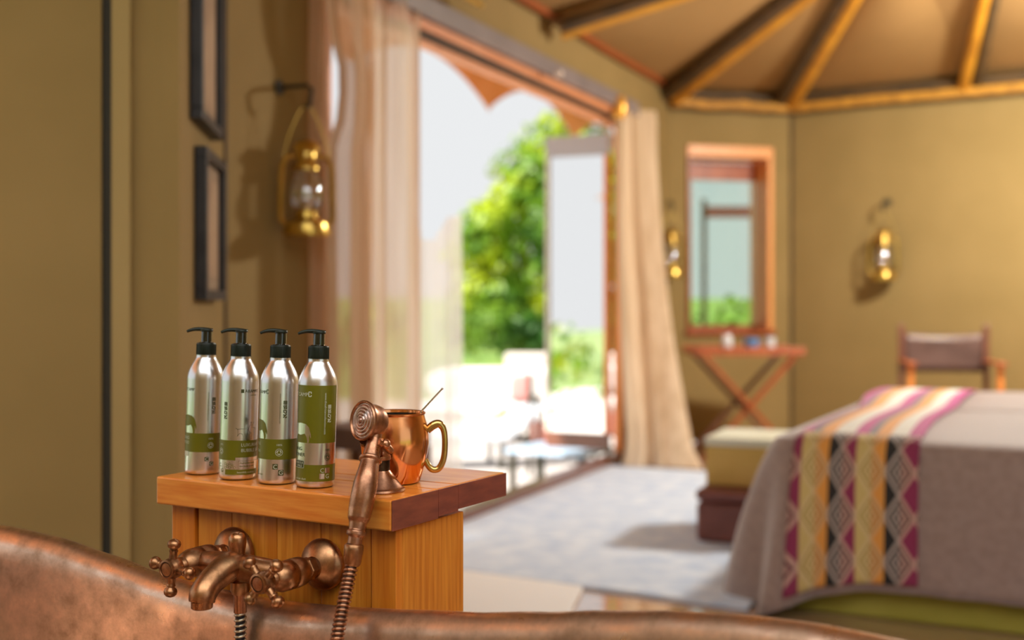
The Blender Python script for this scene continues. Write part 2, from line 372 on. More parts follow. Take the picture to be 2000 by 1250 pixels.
# floor with individual boards along the room axis
fl = MB(); fl.prism([(-1.8, -1.3), (6.1, -1.3), (6.1, 6.1), (2.05, 8.75), (1.1, 8.5), (-0.98, 3.80), (-0.9, 2.95), (-1.8, 2.95)], -0.09, -0.024)
floor = struct(fl.build('floor', floor_m))
A = R(-30); ca, sa = math.cos(A), math.sin(A)
def inroom(x, y):
    # inside the boarded area
    if x < -1.75 or x > 6.0 or y < -1.2: return False
    if y > 2.85 and x < -0.86 + (y - 2.85) * -0.1 and y < 3.8: return False
    if y > 2.85 and x < -1.0: return False
    dx, dy = x - 0.64, y - 7.30
    if y > 3.7 and (-DY * dx + DX * dy) > -0.0: return False
    if x > 1.1 and y > 8.39 + (x - 1.12) * 0.25 - 0.02: return False
    if x > 2.0 and y > 8.63 - (x - 2.05) * 0.667 - 0.02: return False
    return True
board = {}
for j in range(-40, 60):
    w = 0.19
    ly = j * w; lx = -4.0 + (j % 3) * 0.35
    run = None
    x = lx
    while x < 9:
        # board 1.2 m long in local coordinates
        L = 1.2
        ok = all(inroom(ca * (x + a) - sa * (ly + b), sa * (x + a) + ca * (ly + b)) for a in (0.02, L * .5, L - 0.02) for b in (0.01, w - 0.01))
        step = L
        if not ok:
            L = 0.4; step = 0.4
            ok = all(inroom(ca * (x + a) - sa * (ly + b), sa * (x + a) + ca * (ly + b)) for a in (0.02, L - 0.02) for b in (0.01, w - 0.01))
        wx, wy = ca * x - sa * ly, sa * x + ca * ly
        if ok and wy < 5.6 and wy > 0.8 and wx < 3.2:
            if L not in board:
                b = MB(); b.bx(0.002, L - 0.002, 0.002, w - 0.002, -0.0235, 0.0); bo = b.build('floorboard', floor_m, floor); board[L] = bo
            else:
                bo = board[L].copy(); COL.objects.link(bo)
            bo.location = (wx, wy, 0); bo.rotation_euler = (0, 0, A)
        x += step
b = MB(); b.prism([(-1.75, -1.2), (6.0, -1.2), (6.0, 6.0), (2.05, 8.6), (1.1, 8.35), (-0.9, 3.75), (-0.82, 2.85), (-1.75, 2.8)], -0.0239, -0.006)
struct(b.build('trim_5', floor_m))

# ceiling: canvas panels from the eave ring to the crown, rafters below it
apex = Vector((2.0, 6.1, 3.06))
ring = [Vector((-1.85, -1.2, 0)), Vector((-1.85, 2.9, 0)), Kc + Vector((-0.1, 0.0, 0)), D(-1.085, 0.06), C1 + Vector((-.05, .07, 0)), C2 + Vector((.02, .09, 0)), C3 + Vector((.04, .06, 0)), C4 + Vector((.1, .05, 0)), Vector((6.0, 3.0, 0)), Vector((6.0, -1.2, 0))]
cl = MB()
for a, b2 in zip(ring, ring[1:] + ring[:1]):
    def fn(u, v, a=a, b2=b2):
        p = a.lerp(b2, u); p = Vector((p.x, p.y, EAVE)); q = p.lerp(apex, v)
        q.z -= 0.06 * math.sin(math.pi * v) * math.sin(math.pi * u)
        return q + Vector((0, 0, 0.004))
    cl.grid(fn, 16, 16)
ceil_o = struct(cl.build('ceiling', canvas_ceil, smooth=True, angle=20))
ceil_o.data.materials.append(fill_voile)      # unseen translucent panel, added to spread the sun as soft fill
for pf in ceil_o.data.polygons:
    if -1.7 < pf.center.x < 1.9 and -1.25 < pf.center.y < 0.9: pf.material_index = 1
feet = [(C1 + Vector((0.03, -0.1, 0)), 0.042), (C2 + Vector((-0.02, -0.1, 0)), 0.036), (C3 + Vector((-0.03, -0.06, 0)), 0.03), (D(-1.085, -0.06), 0.036), (Vector((-1.7, 2.85, 0)), 0.04), (C4 + Vector((-.2, -.1, 0)), 0.04), (Vector((5.9, 3.0, 0)), .04)]
for i, (p, r) in enumerate(feet):
    a = Vector((p.x, p.y, EAVE - 0.06)); e = apex + Vector((0, 0, -0.10))
    if i == 2: e = Vector((2.5, 6.0, 2.96))
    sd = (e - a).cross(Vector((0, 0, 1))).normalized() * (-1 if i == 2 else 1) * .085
    for q, (w, m, dz) in enumerate(((Vector((0, 0, 0)), rafter_wood, 0), (sd, dark_pole, .012))):  # second, darker tube puts the rafter's shaded side into the shape
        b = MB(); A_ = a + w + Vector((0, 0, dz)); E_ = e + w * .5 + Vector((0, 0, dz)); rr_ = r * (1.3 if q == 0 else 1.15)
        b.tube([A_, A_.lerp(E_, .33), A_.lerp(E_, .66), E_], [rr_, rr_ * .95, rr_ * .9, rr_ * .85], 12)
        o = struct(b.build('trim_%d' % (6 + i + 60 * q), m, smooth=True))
# eave ring poles
k = 20
def eave_pole(p, q, r, dz, inn, m):
    global k
    b = MB(); a = Vector((p.x, p.y, EAVE + dz)) + inn; c = Vector((q.x, q.y, EAVE + dz)) + inn
    n = 7
    b.tube([a.lerp(c, i / n) + Vector((0, 0, 0.006 * math.sin(i * 2.1))) for i in range(n + 1)], [r * (1 + 0.08 * math.sin(i * 3.3)) for i in range(n + 1)], 12)
    struct(b.build('trim_%d' % k, m, smooth=True)); k += 1
for p, q, inn in ((C1, C2, Vector((0.01, -0.06, 0))), (C2, C4, Vector((-0.03, -0.05, 0)))):
    eave_pole(p, q, 0.032, -0.025, inn, dark_pole); eave_pole(p, q, 0.034, -0.088, inn, pole_wood); eave_pole(p, q, 0.010, -0.128, inn, dark_pole)
eave_pole(Kc, C1, 0.022, 0.015, Vector((0.03, -0.01, 0)), wood_red)

b = MB()
b.grid(lambda u, v: Vector((-1.80 - 1.7 * u, -1.6 + 4.8 * v, 2.40 - .22 * u)), 4, 4)
o = struct(b.build('trim_50', canvas_awning)); o.modifiers.new('s', 'SOLIDIFY').thickness = .006  # unseen canvas added outside to keep sun out of the left opening
# ---- doorway: header boards, posts, sill
def dbox(name, t0, t1, n0, n1, h0, h1, m, bevel=0.004):
    b = MB(); b.bx(t0, t1, n0, n1, h0, h1); o = b.build(name, m, bevel=bevel)
    o.location = (0.64, 7.30, 0); o.rotation_euler = (0, 0, RZD); return o
struct(dbox('trim_40', T0 - .1, T1 + .1, -0.085, -0.001, 2.178, 2.262, grey_metal))
struct(dbox('trim_41', T0 - .1, T1 + .1, -0.05, -0.001, 2.138, 2.177, beam_pink))
struct(dbox('trim_42', T0 - .1, T1 + .1, -0.03, -0.001, 2.120, 2.137, rubber))
dr = thing('door_1', None, None, (0, 0, 0)); struct(dr)
def dpart(name, *a, **kw):
    o = dbox(name, *a, **kw); o.parent = dr; return o
dpart('door_head', T0, T1, 0.0, 0.05, HEAD - 0.028, HEAD - 0.001, beam_pink)
dpart('door_post', T1 - 0.055, T1 - 0.001, -0.01, 0.035, 0.06, HEAD - 0.029, wood_orange)
dpart('door_post', T0, T0 + 0.05, -0.01, 0.035, 0.06, HEAD - 0.029, wood_orange)
dpart('door_sill', T0, T1, -0.03, 0.06, 0.0, 0.055, wood_brown)
# folded leaf standing outside at the far post
lf = thing('door_2', None, None, D(T1 - 0.03, 0.07, 0), math.atan2(DX, -DY) - R(0)); struct(lf)
LW = 0.43
b = MB(); b.bx(0, LW, -0.02, 0.02, 1.93, 2.06); b.build('top_rail', mat('lilac_grey', (0.50, 0.50, 0.58), rough=0.5), lf, bevel=0.003)
b = MB(); b.bx(0, LW, -0.02, 0.02, 0.07, 0.17); b.build('bottom_rail', wood_brown, lf, bevel=0.003)
b = MB(); b.bx(0, 0.035, -0.02, 0.02, 0.171, 1.929); b.build('stile', wood_orange, lf, bevel=0.003)
b = MB(); b.bx(LW - 0.025, LW, -0.02, 0.02, 0.171, 1.929); b.build('stile', mat('pale_rail', (0.75, 0.72, 0.62), rough=0.5), lf, bevel=0.003)
b = MB(); b.bx(0.036, LW - 0.026, -0.003, 0.003, 0.171, 1.929); b.build('glass_pane', mirror_pane, lf)
for t, hgt in ((-1.75, 2.205),):
    pass
# ceiling spotlight boss on the track
b = MB(off=D(-1.31, -0.14, 2.17)); b.lathe([(0.0, 0), (0.016, 0.003), (0.02, 0.012), (0.02, 0.03)], 16, org=D(-1.31, -0.14, 2.155)); 
tag(b.build('track_knob', mat('pale_knob', (0.75, 0.6, 0.5), rough=0.3), smooth=True), 'small pale round knob under the grey curtain track', 'knob')

# ---- window in the angled wall
wz = math.atan2(C2.y - C1.y, C2.x - C1.x)
wn = thing('window_1', None, None, C1, wz); struct(wn)
def wp(name, x0, x1, y0, y1, z0, z1, m, bevel=0.003):
    b = MB(); b.bx(x0, x1, y0, y1, z0, z1); return b.build(name, m, wn, bevel=bevel)
wp('window_head', 0.137, 0.803, -0.02, 0.28, 2.045, 2.125, wood_lit)
wp('window_jamb', 0.765, 0.803, -0.02, 0.28, 0.80, 2.044, wood_lit)
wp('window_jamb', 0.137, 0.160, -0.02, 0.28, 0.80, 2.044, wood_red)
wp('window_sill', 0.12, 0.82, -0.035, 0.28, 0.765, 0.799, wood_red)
wp('sash_rail', 0.161, 0.764, 0.20, 0.235, 1.90, 2.03, wood_red)
wp('sash_rail', 0.161, 0.764, 0.20, 0.235, 0.80, 0.83, wood_red)
wp('mullion', 0.215, 0.235, 0.20, 0.235, 0.831, 1.899, mat('green_grey_frame', (0.3, 0.42, 0.33), rough=0.5))
wp('glass_pane', 0.236, 0.764, 0.215, 0.221, 0.831, 1.899, window_pane, 0)
wp('glass_pane', 0.161, 0.214, 0.215, 0.221, 0.831, 1.899, window_pane, 0)

# ------------------------------------------------------------------ outside
def W(px, py, z): return Vector(((px - 1000) / F * z, z, 1.0 - (py - HY) / F * z))
DZ = -0.35
b = MB(); b.prism([tuple(D(-9, 0.11)[:2]), tuple(D(1.6, 0.11)[:2]), tuple(D(7.0, 0.11)[:2]), tuple(D(7.0, 9.0)[:2]), tuple(D(-9, 9.0)[:2])], DZ - 0.2, DZ)
struct(b.build('terrace', deck_m), 'pale sunlit terrace outside the doorway')
b = MB(); b.bx(-7.0, -1.95, -6.0, 3.2, DZ - 0.2, DZ - 0.001); b.bx(-1.949, 6.0, -6.0, -1.4, DZ - 0.2, DZ - 0.001)  # unseen pale slabs added to bounce sunlight indoors
struct(b.build('terrace', deck_m), 'unseen pale terrace added to bounce light into the tent openings')
b = MB()
def gfn(u, v):
    x = -60 + 120 * u; y = -40 + 130 * v
    z = -0.75
    dd = max(0, y - 22); z += min(2.2, 0.045 * dd) + 0.15 * math.sin(x * .5) * math.cos(y * .4)
    return Vector((x, y, min(z, 1.2)))
b.grid(gfn, 60, 60); struct(b.build('ground', grass_m, smooth=True), 'sloping green ground beyond the terrace')

# awning
aw = thing('awning', 'orange brown canvas awning with pointed scallop valance above the doorway', 'awning', D(0, 0, 0))
off = D(0, 0, 0)
b = MB(off=off)
NA = 1.2
def afn(u, v):
    t = -4.6 + 7.6 * u; p = D(t, 0.102 + (NA - 0.102) * v, 2.56 + 0.20 * v); return p
b.grid(afn, 20, 4); o = b.build('awning_canopy', canvas_awning, aw); o.modifiers.new('s', 'SOLIDIFY').thickness = 0.004
b = MB(off=off)
tips = [-3.05, -1.16, 0.735, 2.45, 4.2]
def vh(t):
    for a, c in zip([-4.9] + tips, tips):
        if a <= t <= c:
            s = (t - a) / (c - a); return 2.37 + 0.25 * (1 - (abs(2 * s - 1)) ** 1.9) + (0.02 if c > 1 else 0)
    return 2.37
ts = [-4.6 + 7.6 * i / 152 for i in range(153)]
ts = sorted(set(ts + [x for x in tips if x < 3.0]))
vs = []; fs = []
for i, t in enumerate(ts):
    vs += [D(t, NA + 0.004, 2.765), D(t, NA + 0.004, vh(t))]
    if i: fs.append([2 * i - 2, 2 * i, 2 * i + 1, 2 * i - 1])
b.add(vs, fs); o = b.build('valance', canvas_awning, aw); o.modifiers.new('s', 'SOLIDIFY').thickness = 0.005
b = MB(off=off); b.tube([D(-4.6, NA - 0.03, 2.74), D(3.0, NA - 0.03, 2.74)], 0.02, 10); b.build('awning_rail', wood_red, aw, smooth=True)

# foliage
def crown(b, blobs, per, size, rnd):
    for (c, r) in blobs:
        c = Vector(c); n = int(per * r * r)
        for _ in range(n):
            d = Vector((rnd.gauss(0, 1), rnd.gauss(0, 1), rnd.gauss(0, 1))).normalized()
            p = c + d * r * (0.6 + 0.45 * rnd.random())
            a = Vector((rnd.gauss(0, 1), rnd.gauss(0, 1), rnd.gauss(0, 1))).normalized()
            e = a.cross(d); e = e.normalized() if e.length > 0.01 else Vector((1, 0, 0))
            a = (d.cross(e) + Vector((rnd.uniform(-.6, .6),) * 3) ).normalized()
            s = size * rnd.uniform(0.7, 1.3)
            b.add([p - a * s, p + e * s * .45, p + a * s, p - e * s * .45], [[0, 1, 2, 3]])
rnd = random.Random(3)
def tree(label, base, trunk_top, blobs, m, per=1100, size=0.085, name='tree', cat='tree', group=None):
    t = thing(name, label, cat, base, 0, group)
    b = MB(off=base); crown(b, blobs, per, size, rnd)
    o = b.build('foliage', m, t); o['kind'] = 'stuff'
    if trunk_top is not None:
        b = MB(off=base); B = Vector(base)
        b.tube([B, B.lerp(trunk_top, .5) + Vector((.06, 0, 0)), trunk_top], [0.13, 0.1, 0.07], 10)
        for (c, r) in blobs[::3][:8]: b.tube([trunk_top.lerp(B, .25), (trunk_top + Vector(c)) / 2 + Vector((0, 0, .05)), Vector(c)], [0.05, 0.035, 0.02], 7)
        b.build('trunk', bark, t, smooth=True)
    return t
big = []
for _ in range(70):
    an = rnd.uniform(0, 2 * math.pi); rr = 225 * math.sqrt(rnd.random())
    px, py = 1150 + rr * math.cos(an) * 1.0, 500 + rr * math.sin(an)
    if py > 680 or px > 1270: continue
    big.append((W(px, py, 16 + rnd.uniform(-.9, .9)), rnd.uniform(0.28, 0.5)))
for px, py, r in ((925, 500, .42), (950, 450, .4), (930, 570, .45), (985, 425, .42), (1010, 390, .4), (1045, 345, .35), (975, 620, .42), (1060, 318, .28), (925, 640, .4), (1020, 500, .45), (1035, 555, .45), (990, 530, .4), (1060, 450, .45), (1060, 620, .4), (1000, 590, .42), (1090, 380, .4), (1065, 235, .12), (1085, 262, .2)):
    big.append((W(px, py, 15.8), r))
tb = W(1120, 700, 16.2); tb.z = -0.6
tree('big bright green tree beyond the terrace, its crown rising right of the white sky', tb, W(1115, 560, 16.2), big, leaf_m)
shr = [(W(900 + i * 27 + rnd.uniform(-8, 8), 655 + rnd.uniform(-22, 14), 15.4 + rnd.uniform(-.5, .5)), rnd.uniform(.28, .42)) for i in range(13)]
sb = W(1050, 0, 15.4); sb.z = -0.6
tree('dark green shrub below the big tree, behind the white cushions', sb, None, shr, leaf_dark, name='shrub', cat='shrub')
br = [(W(px, py, 11.4), r) for px, py, r in ((1092, 232, .10), (1110, 215, .09), (1145, 238, .10), (1098, 255, .08), (1165, 222, .08), (1190, 235, .1), (1215, 215, .12), (1240, 235, .16))]
bb = W(1262, 0, 11.4); bb.z = -0.6
tree('leafy branches of a slender tree showing just under the door head', bb, W(1262, 260, 11.4), br, leaf_m, per=1500, size=0.045)
for i, (x, y, w, lab) in enumerate(((-4.6, 17.5, 3.2, 'pale green hedge seen through the sheer curtain'), (3.3, 13.4, 1.4, 'low bushes seen through the small window'), (-7.5, 6.0, 3.0, 'green hedge on the left side of the terrace'), (-6.5, 0.5, 3.2, 'green hedge left of the tent'))):
    bl = [(Vector((x + rnd.uniform(-w, w), y + rnd.uniform(-.7, .7) * (1 if i < 2 else 2.5), rnd.uniform(-0.3, 0.75))), rnd.uniform(.4, .65)) for _ in range(16)]
    tree(lab, (x, y, -0.6), None, bl, leaf_m if i != 1 else leaf_dark, per=380, size=0.11, name='hedge', cat='hedge')

q = W(1472, 0, 10.2); t = thing('canvas_shade', 'faded red canvas shade on posts seen through the small window', 'shade', (q.x, q.y, DZ))
b = MB(); b.bx(-.42, .42, -.01, .01, 2.08, 2.18); b.build('canvas_edge', red_cushion, t)
for sx in (-.43, .43):
    b = MB(); b.bx(sx - .02, sx + .02, -.02, .02, 0, 2.24); b.build('post', bark, t)
# terrace furniture
def cushion(b, c, s, rz=0):
    M = Matrix.Rotation(rz, 3, 'Z'); q = []
    def fn(u, v):
        a = 2 * math.pi * u; e = -math.pi / 2 + math.pi * v
        sg = lambda t, p: math.copysign(abs(t) ** p, t)
        return Vector(c) + M @ Vector((s[0] / 2 * sg(math.cos(e), .4) * sg(math.cos(a), .45), s[1] / 2 * sg(math.cos(e), .4) * sg(math.sin(a), .45), s[2] / 2 * sg(math.sin(e), .7)))
    b.grid(fn, 20, 10, close_u=True)
def sofa(loc, rz, label, wdt, ncush, group=None):
    t = thing('outdoor_sofa', label, 'sofa', (0, 0, 0), 0, group)
    b = MB(); b.bx(-wdt / 2, wdt / 2, -0.4, 0.4, 0.1, 0.22); b.build('sofa_frame', mat('bleached_wood', (0.62, 0.56, 0.52), (0.72, 0.66, 0.62), rough=0.7, scale=6), t, bevel=.01)
    for sx in (-1, 1):
        for sy in (-1, 1):
            b = MB(); b.bx(sx * (wdt / 2 - .05) - .03, sx * (wdt / 2 - .05) + .03, sy * .35 - .03, sy * .35 + .03, 0, 0.1); b.build('leg', wood_brown, t)
    b = MB(); cushion(b, (0, 0, 0.31), (wdt - .05, .78, .17)); b.build('seat_cushion', white_cushion, t, smooth=True, angle=80)
    b = MB(); cushion(b, (0, 0.33, 0.52), (wdt - .05, .16, .34)); b.build('back_cushion', white_cushion, t, smooth=True, angle=80)
    t.location = loc; t.rotation_euler = (0, 0, rz)
    return t
p = W(960, 0, 11.6); sofa((p.x, p.y, DZ), R(-8), 'long white cushioned outdoor sofa at the left on the sunlit terrace', 1.5, 3)
p = W(1135, 0, 12.4); sofa((p.x, p.y, DZ), R(-25), 'white cushioned outdoor sofa below the tree, right of the other sofa', 1.3, 3)
pil = MB(); cushion(pil, (0, 0, 0.13), (.23, .12, .26))
p0 = pil.build('pillow', white_cushion, smooth=True, angle=80)
spots = [(935, 735, 11.3, 20, 1), (985, 722, 11.4, -15, 1), (1020, 752, 11.25, 10, 0), (1060, 715, 12.2, 30, 1), (1110, 712, 12.25, -20, 1), (1150, 722, 12.1, 5, 1)]
labs = ['plump white pillow at the left end of the left outdoor sofa', 'white pillow leaning in the middle of the left outdoor sofa', 'faded red pillow between the white pillows on the left sofa',
        'white pillow at the left end of the right outdoor sofa', 'white pillow in the middle of the right outdoor sofa', 'white pillow at the right end of the right outdoor sofa']
for i, (px, py, z, r, w) in enumerate(spots):
    o = p0 if i == 0 else p0.copy()
    if i: COL.objects.link(o)
    q = W(px, 0, z); o.location = (q.x, q.y, DZ + 0.40); o.rotation_euler = (R(-15), 0, R(r))
    if not w: o.data = o.data.copy(); o.data.materials[0] = red_cushion
    tag(o, labs[i], 'pillow', 'pillows on the terrace sofas')
# low terrace wall behind
b = MB(off=W(1100, 690, 14.0)); q = W(1110, 0, 14.0); b.box((q.x, q.y, 0.02), (1.5, .35, 0.74)); tag(b.build('garden_wall', mat('pale_stone', (0.58, 0.5, 0.47), (0.68, 0.6, 0.57), rough=.9, scale=5), bevel=.03), 'low pale stone garden wall behind the right sofa', 'wall')
# coffee table
q = W(1095, 0, 8.0)
t = thing('coffee_table', 'low outdoor table with blue grey top just outside the doorway', 'table', (q.x, q.y, DZ), R(-30))
b = MB(); b.bx(-.30, .30, -.25, .25, .335, .36); b.build('table_top', blue_top, t, bevel=.005)
for sx in (-1, 1):
    for sy in (-1, 1):
        b = MB(); b.bx(sx * .26 - .02, sx * .26 + .02, sy * .2 - .02, sy * .2 + .02, 0, .334); b.build('leg', iron, t, bevel=.003)
# sling chairs
def sling(loc, rz, label):
    t = thing('sling_chair', label, 'chair', (0, 0, 0), 0, 'sling chairs on the terrace')
    for s in (-1, 1):
        b = MB(); b.bx(s * .26 - .015, s * .26 + .015, -.22, -.19, 0, .62); b.build('leg', iron, t)
        b = MB(); b.bx(s * .26 - .015, s * .26 + .015, .19, .22, 0, .80); b.build('leg', iron, t)
        b = MB(); b.bx(s * .26 - .02, s * .26 + .02, -.24, .24, .621, .645); b.build('armrest', iron, t)
    b = MB(); b.bx(-.244, .244, -.22, .2, .26, .44); b.build('seat', mat('faded_red_leather', (.36, .13, .11), rough=.6), t, bevel=.03)
    b = MB(); cushion(b, (0, 0, .485), (.46, .40, .09)); b.build('seat_cushion', white_cushion, t, smooth=True, angle=80)
    b = MB(); b.bx(-.244, .244, .195, .215, .56, .79); b.build('backrest', white_cushion, t, bevel=.006)
    t.location = loc; t.rotation_euler = (0, 0, rz); return t
q = W(1108, 0, 8.95); sling((q.x, q.y, DZ), R(8), 'red seated chair with dark frame on terrace, left of its twin')
q = W(1250, 0, 9.7); sling((q.x, q.y, DZ), R(-6), 'red seated chair with dark frame on terrace, next to the door post')
# planter
q = W(985, 0, 10.4); t = thing('potted_plant', 'small ochre flowering plant in a tall white pot on the pale terrace', 'plant', (q.x, q.y, DZ))
b = MB(); b.lathe([(.06, 0), (.08, .03), (.10, .26), (.11, .28)], 20); b.build('pot', white_cushion, t, smooth=True)
b = MB(); crown(b, [((0, 0, .34), .08)], 9000, .03, rnd); o = b.build('foliage', terracotta, t); o['kind'] = 'stuff'
q = W(850, 0, 9.6); t = thing('sun_lounger', 'blue grey sun lounger lying across the pale terrace', 'lounger', (q.x, q.y, DZ), R(12))
b = MB(); b.bx(-.8, .55, -.28, .28, .22, .30); b.build('mattress', mat('pale_blue_cloth', (.62, .68, .76), rough=.9), t, bevel=.03)
b = MB(); b.box((.75, 0, .40), (.55, .56, .07), Matrix.Rotation(R(-32), 3, 'Y')); b.build('backrest', mat('pale_blue_back', (.62, .68, .76), rough=.9), t, bevel=.02)
for sx in (-.7, .5):
    for sy in (-.24, .24):
        b = MB(); b.bx(sx - .02, sx + .02, sy - .02, sy + .02, 0, .219); b.build('leg', iron, t)

# ------------------------------------------------------------------ curtains
def curtain(name, label, At, Bt, Ab, Bb, zt, zb, n, amp, m, seed, gather=None, top=None, nu=160, nv=24, pw=1.0, cat='curtain', pool=0.0, kind=None, left=None, right=None):
    rn = random.Random(seed); ph = [rn.uniform(0, 6.28) for _ in range(4)]
    off = Vector((At[0], At[1], 0)); b = MB(off=off)
    At, Bt, Ab, Bb = [Vector((p[0], p[1], 0)) for p in (At, Bt, Ab, Bb)]
    def fn(u, v):
        zz = zb + (zt(u) - zb) * v if callable(zt) else zb + (zt - zb) * v
        w = (1 - v) ** pw
        a = At.lerp(Ab, w); c = Bt.lerp(Bb, w); d = (Bt - At).normalized()
        if left: a = a + d * left(zz)
        if right: c = c + d * right(zz)
        nn = Vector((-d.y, d.x, 0))
        s = u + 0.25 / n * math.sin(2 * math.pi * n * u * 0.37 + ph[0]) + 0.10 / n * math.sin(2 * math.pi * n * u * 1.0 + ph[3])
        s = min(1, max(0, s))
        n_ = n * (1 + .12 * math.sin(3.1 * u * math.pi + ph[3])); fold = (0.7 + .5 * math.sin(5.3 * u + ph[2])) * math.sin(2 * math.pi * n_ * u + ph[1] + 0.6 * math.sin(3 * v + ph[2])) + 0.35 * math.sin(2 * math.pi * n * 2.3 * u + ph[2] + v)
        p = a.lerp(c, s) + nn * amp * fold * (0.55 + 0.45 * (1 - v)) + d * amp * 0.25 * math.cos(2 * math.pi * n * u * 1.7 + v * 2)
        p.z = zz
        if pool and v < 0.06: p += nn * pool * math.sin(9 * u) * (1 - v / 0.06)
        return p
    b.grid(fn, nu, nv)
    return tag(b.build(name, m, smooth=True, angle=180), label, cat)
def dpx(px, n):
    """point n before (negative: room side of) the door wall that lies in the direction of column px"""
    k = (px - 1000) / F
    t = -(0.64 - DY * n - k * (7.30 + DX * n)) / (DX - k * DY)
    return D(t, n)
gap = lambda z: 0.068 * math.exp(-((z - 1.75) / 0.16) ** 4)
curtain('curtain', 'narrow outer strip of beige curtain left of the bright gap, beside the brass lantern', dpx(597, -.05), dpx(652, -.07), dpx(592, -.06), dpx(664, -.08), 2.30, 0.02, 2, .022, curtain_m, 1, right=lambda z: -gap(z) * .45)
curtain('curtain', 'dense beige curtain folds between the bright gap and the paler folds', dpx(648, -.15), dpx(736, -.15), dpx(646, -.16), dpx(730, -.16), 2.30, 0.02, 2.6, .055, curtain_m, 5, nu=260, left=lambda z: gap(z) * 1.15)
curtain('curtain', 'paler thin beige curtain folds with bright stripes beside the white sky', dpx(722, -.07), dpx(812, -.06), dpx(718, -.08), dpx(808, -.07), 2.30, 0.02, 3.2, .035, curtain_t, 21, nu=260)
sh = lambda u: 1.36 - 0.10 * math.sin(math.pi * min(1, u * 1.7)) + 0.05 * max(0, u - .5)
curtain('sheer_curtain', 'translucent white sheer curtain with wavy upper edge, right of the beige folds', dpx(808, -.03), dpx(904, -.03), dpx(808, -.03), dpx(904, -.03), sh, 0.06, 4, .02, sheer_m, 9, nu=120)
curtain('curtain', 'pale peach curtain at the far door post, sweeping out to the right', W(1206, 0, 7.18), W(1290, 0, 7.95), W(1232, 0, 7.05), W(1368, 0, 6.98), 2.24, 0.02, 4, .09, curtain_r, 12, nu=260, pw=2.2, pool=.05)
# curtain pole finial
fq = W(1210, 205, 7.08); b = MB(off=fq); b.lathe([(.0, 0), (.035, .01), (.045, .04), (.045, .10), (.03, .14), (.0, .15)], 20, org=fq - Vector((0, 0, .09)), cap0=False, cap1=False)
tag(b.build('finial', mat('amber_brass', (.85, .45, .08), rough=.35, metal=.6), smooth=True), 'amber rounded curtain pole end above the far door post', 'finial')
b = MB(off=D(-3.3, -.12, 2.32)); b.tube([D(-3.8, -.12, 2.32), D(-2.2, -.12, 2.32)], .012, 10); tag(b.build('curtain_rod', brass, smooth=True), 'thin brass curtain rod at the left end of the door head', 'rod')

# ------------------------------------------------------------------ pictures on the return wall
rv = (Kc - Jc); rl = rv.length; rd = rv.normalized(); rn_ = Vector((rd.y, -rd.x, 0))
def picture(s0, s1, z0, z1, label):
    t = thing('picture_frame', label, 'picture', Jc + rd * ((s0 + s1) / 2) + rn_ * 0.002 + Vector((0, 0, z0)), math.atan2(rd.y, rd.x), 'pictures on the narrow side wall')
    w = (s1 - s0) / 2; h = z1 - z0; f = 0.028; dp = 0.032
    for a in ((-w, w, -dp, 0, 0, f), (-w, w, -dp, 0, h - f, h), (-w, -w + f, -dp, 0, f, h - f), (w - f, w, -dp, 0, f, h - f)):
        b = MB(); b.bx(*a); b.build('frame_bar', black_frame, t, bevel=.002)
    b = MB(); b.bx(-w + f, w - f, -.012, -.004, f, h - f); b.build('mount', mount_m, t)
    b = MB(); b.bx(-w + f + .035, w - f - .035, -.0135, -.0122, f + .04, h - f - .04); b.build('print', picture_m, t)
    return t
picture(0.16, 0.60, 1.475, 2.02, 'black framed sepia picture, upper one on the narrow side wall')
picture(0.24, 0.66, 1.005, 1.415, 'black framed sepia picture, lower one on the narrow side wall')

# ------------------------------------------------------------------ lanterns
def make_lantern():
    t = thing('lantern', 'x', 'lantern')
    b = MB(); b.lathe([(.045, 0), (.064, .004), (.066, .016), (.060, .045), (.045, .056), (.032, .064), (.030, .085), (.036, .088)], 28); b.build('fuel_tank', brass, t, smooth=True)
    b = MB(); b.lathe([(.030, .088), (.042, .115), (.046, .14), (.040, .18), (.029, .215), (.027, .225)], 24, cap0=False, cap1=False); b.build('glass_globe', lamp_glass, t, smooth=True)
    b = MB(); b.lathe([(.034, .226), (.034, .240), (.026, .250), (.026, .285), (.038, .290), (.034, .312), (.02, .325), (.008, .33)], 24); b.build('chimney_cap', brass, t, smooth=True)
    for s in (-1, 1):
        b = MB(); b.tube(smoothpath([(s * .050, 0, .045), (s * .070, 0, .06), (s * .070, 0, .15), (s * .066, 0, .24), (s * .05, 0, .272), (s * .026, 0, .272)], 5), .0075, 8); b.build('side_tube', brass, t, smooth=True)
    b = MB(); b.tube(smoothpath([(-.068, 0, .23), (-.050, 0, .33), (-.02, 0, .42), (0, 0, .44), (.02, 0, .42), (.050, 0, .33), (.068, 0, .23)], 6), .0014, 6); b.build('bail_handle', brass, t, smooth=True)
    b = MB(); b.tube([(0, 0, .088), (0, 0, .105)], .012, 10); b.build('burner', brass, t, smooth=True)
    return t
L0 = make_lantern()
lan = [(D(-3.575, -.115), 1.22, R(12), 1.0, 'large brass hurricane lantern on the wall beside the left curtain', Vector((-DY, DX, 0))),
       (C2 + f2 * .70 + Vector((-.555, -.832, 0)) * .11, 1.15, R(-12), 1.08, 'brass hurricane lantern on the far right wall above the leather chair', Vector((.555, .832, 0))),
       (C1 + Vector((.0, -.13, 0)), 1.17, wz, 1.05, 'brass hurricane lantern half hidden between pale curtain and small window', Vector((-.25, .968, 0)))]
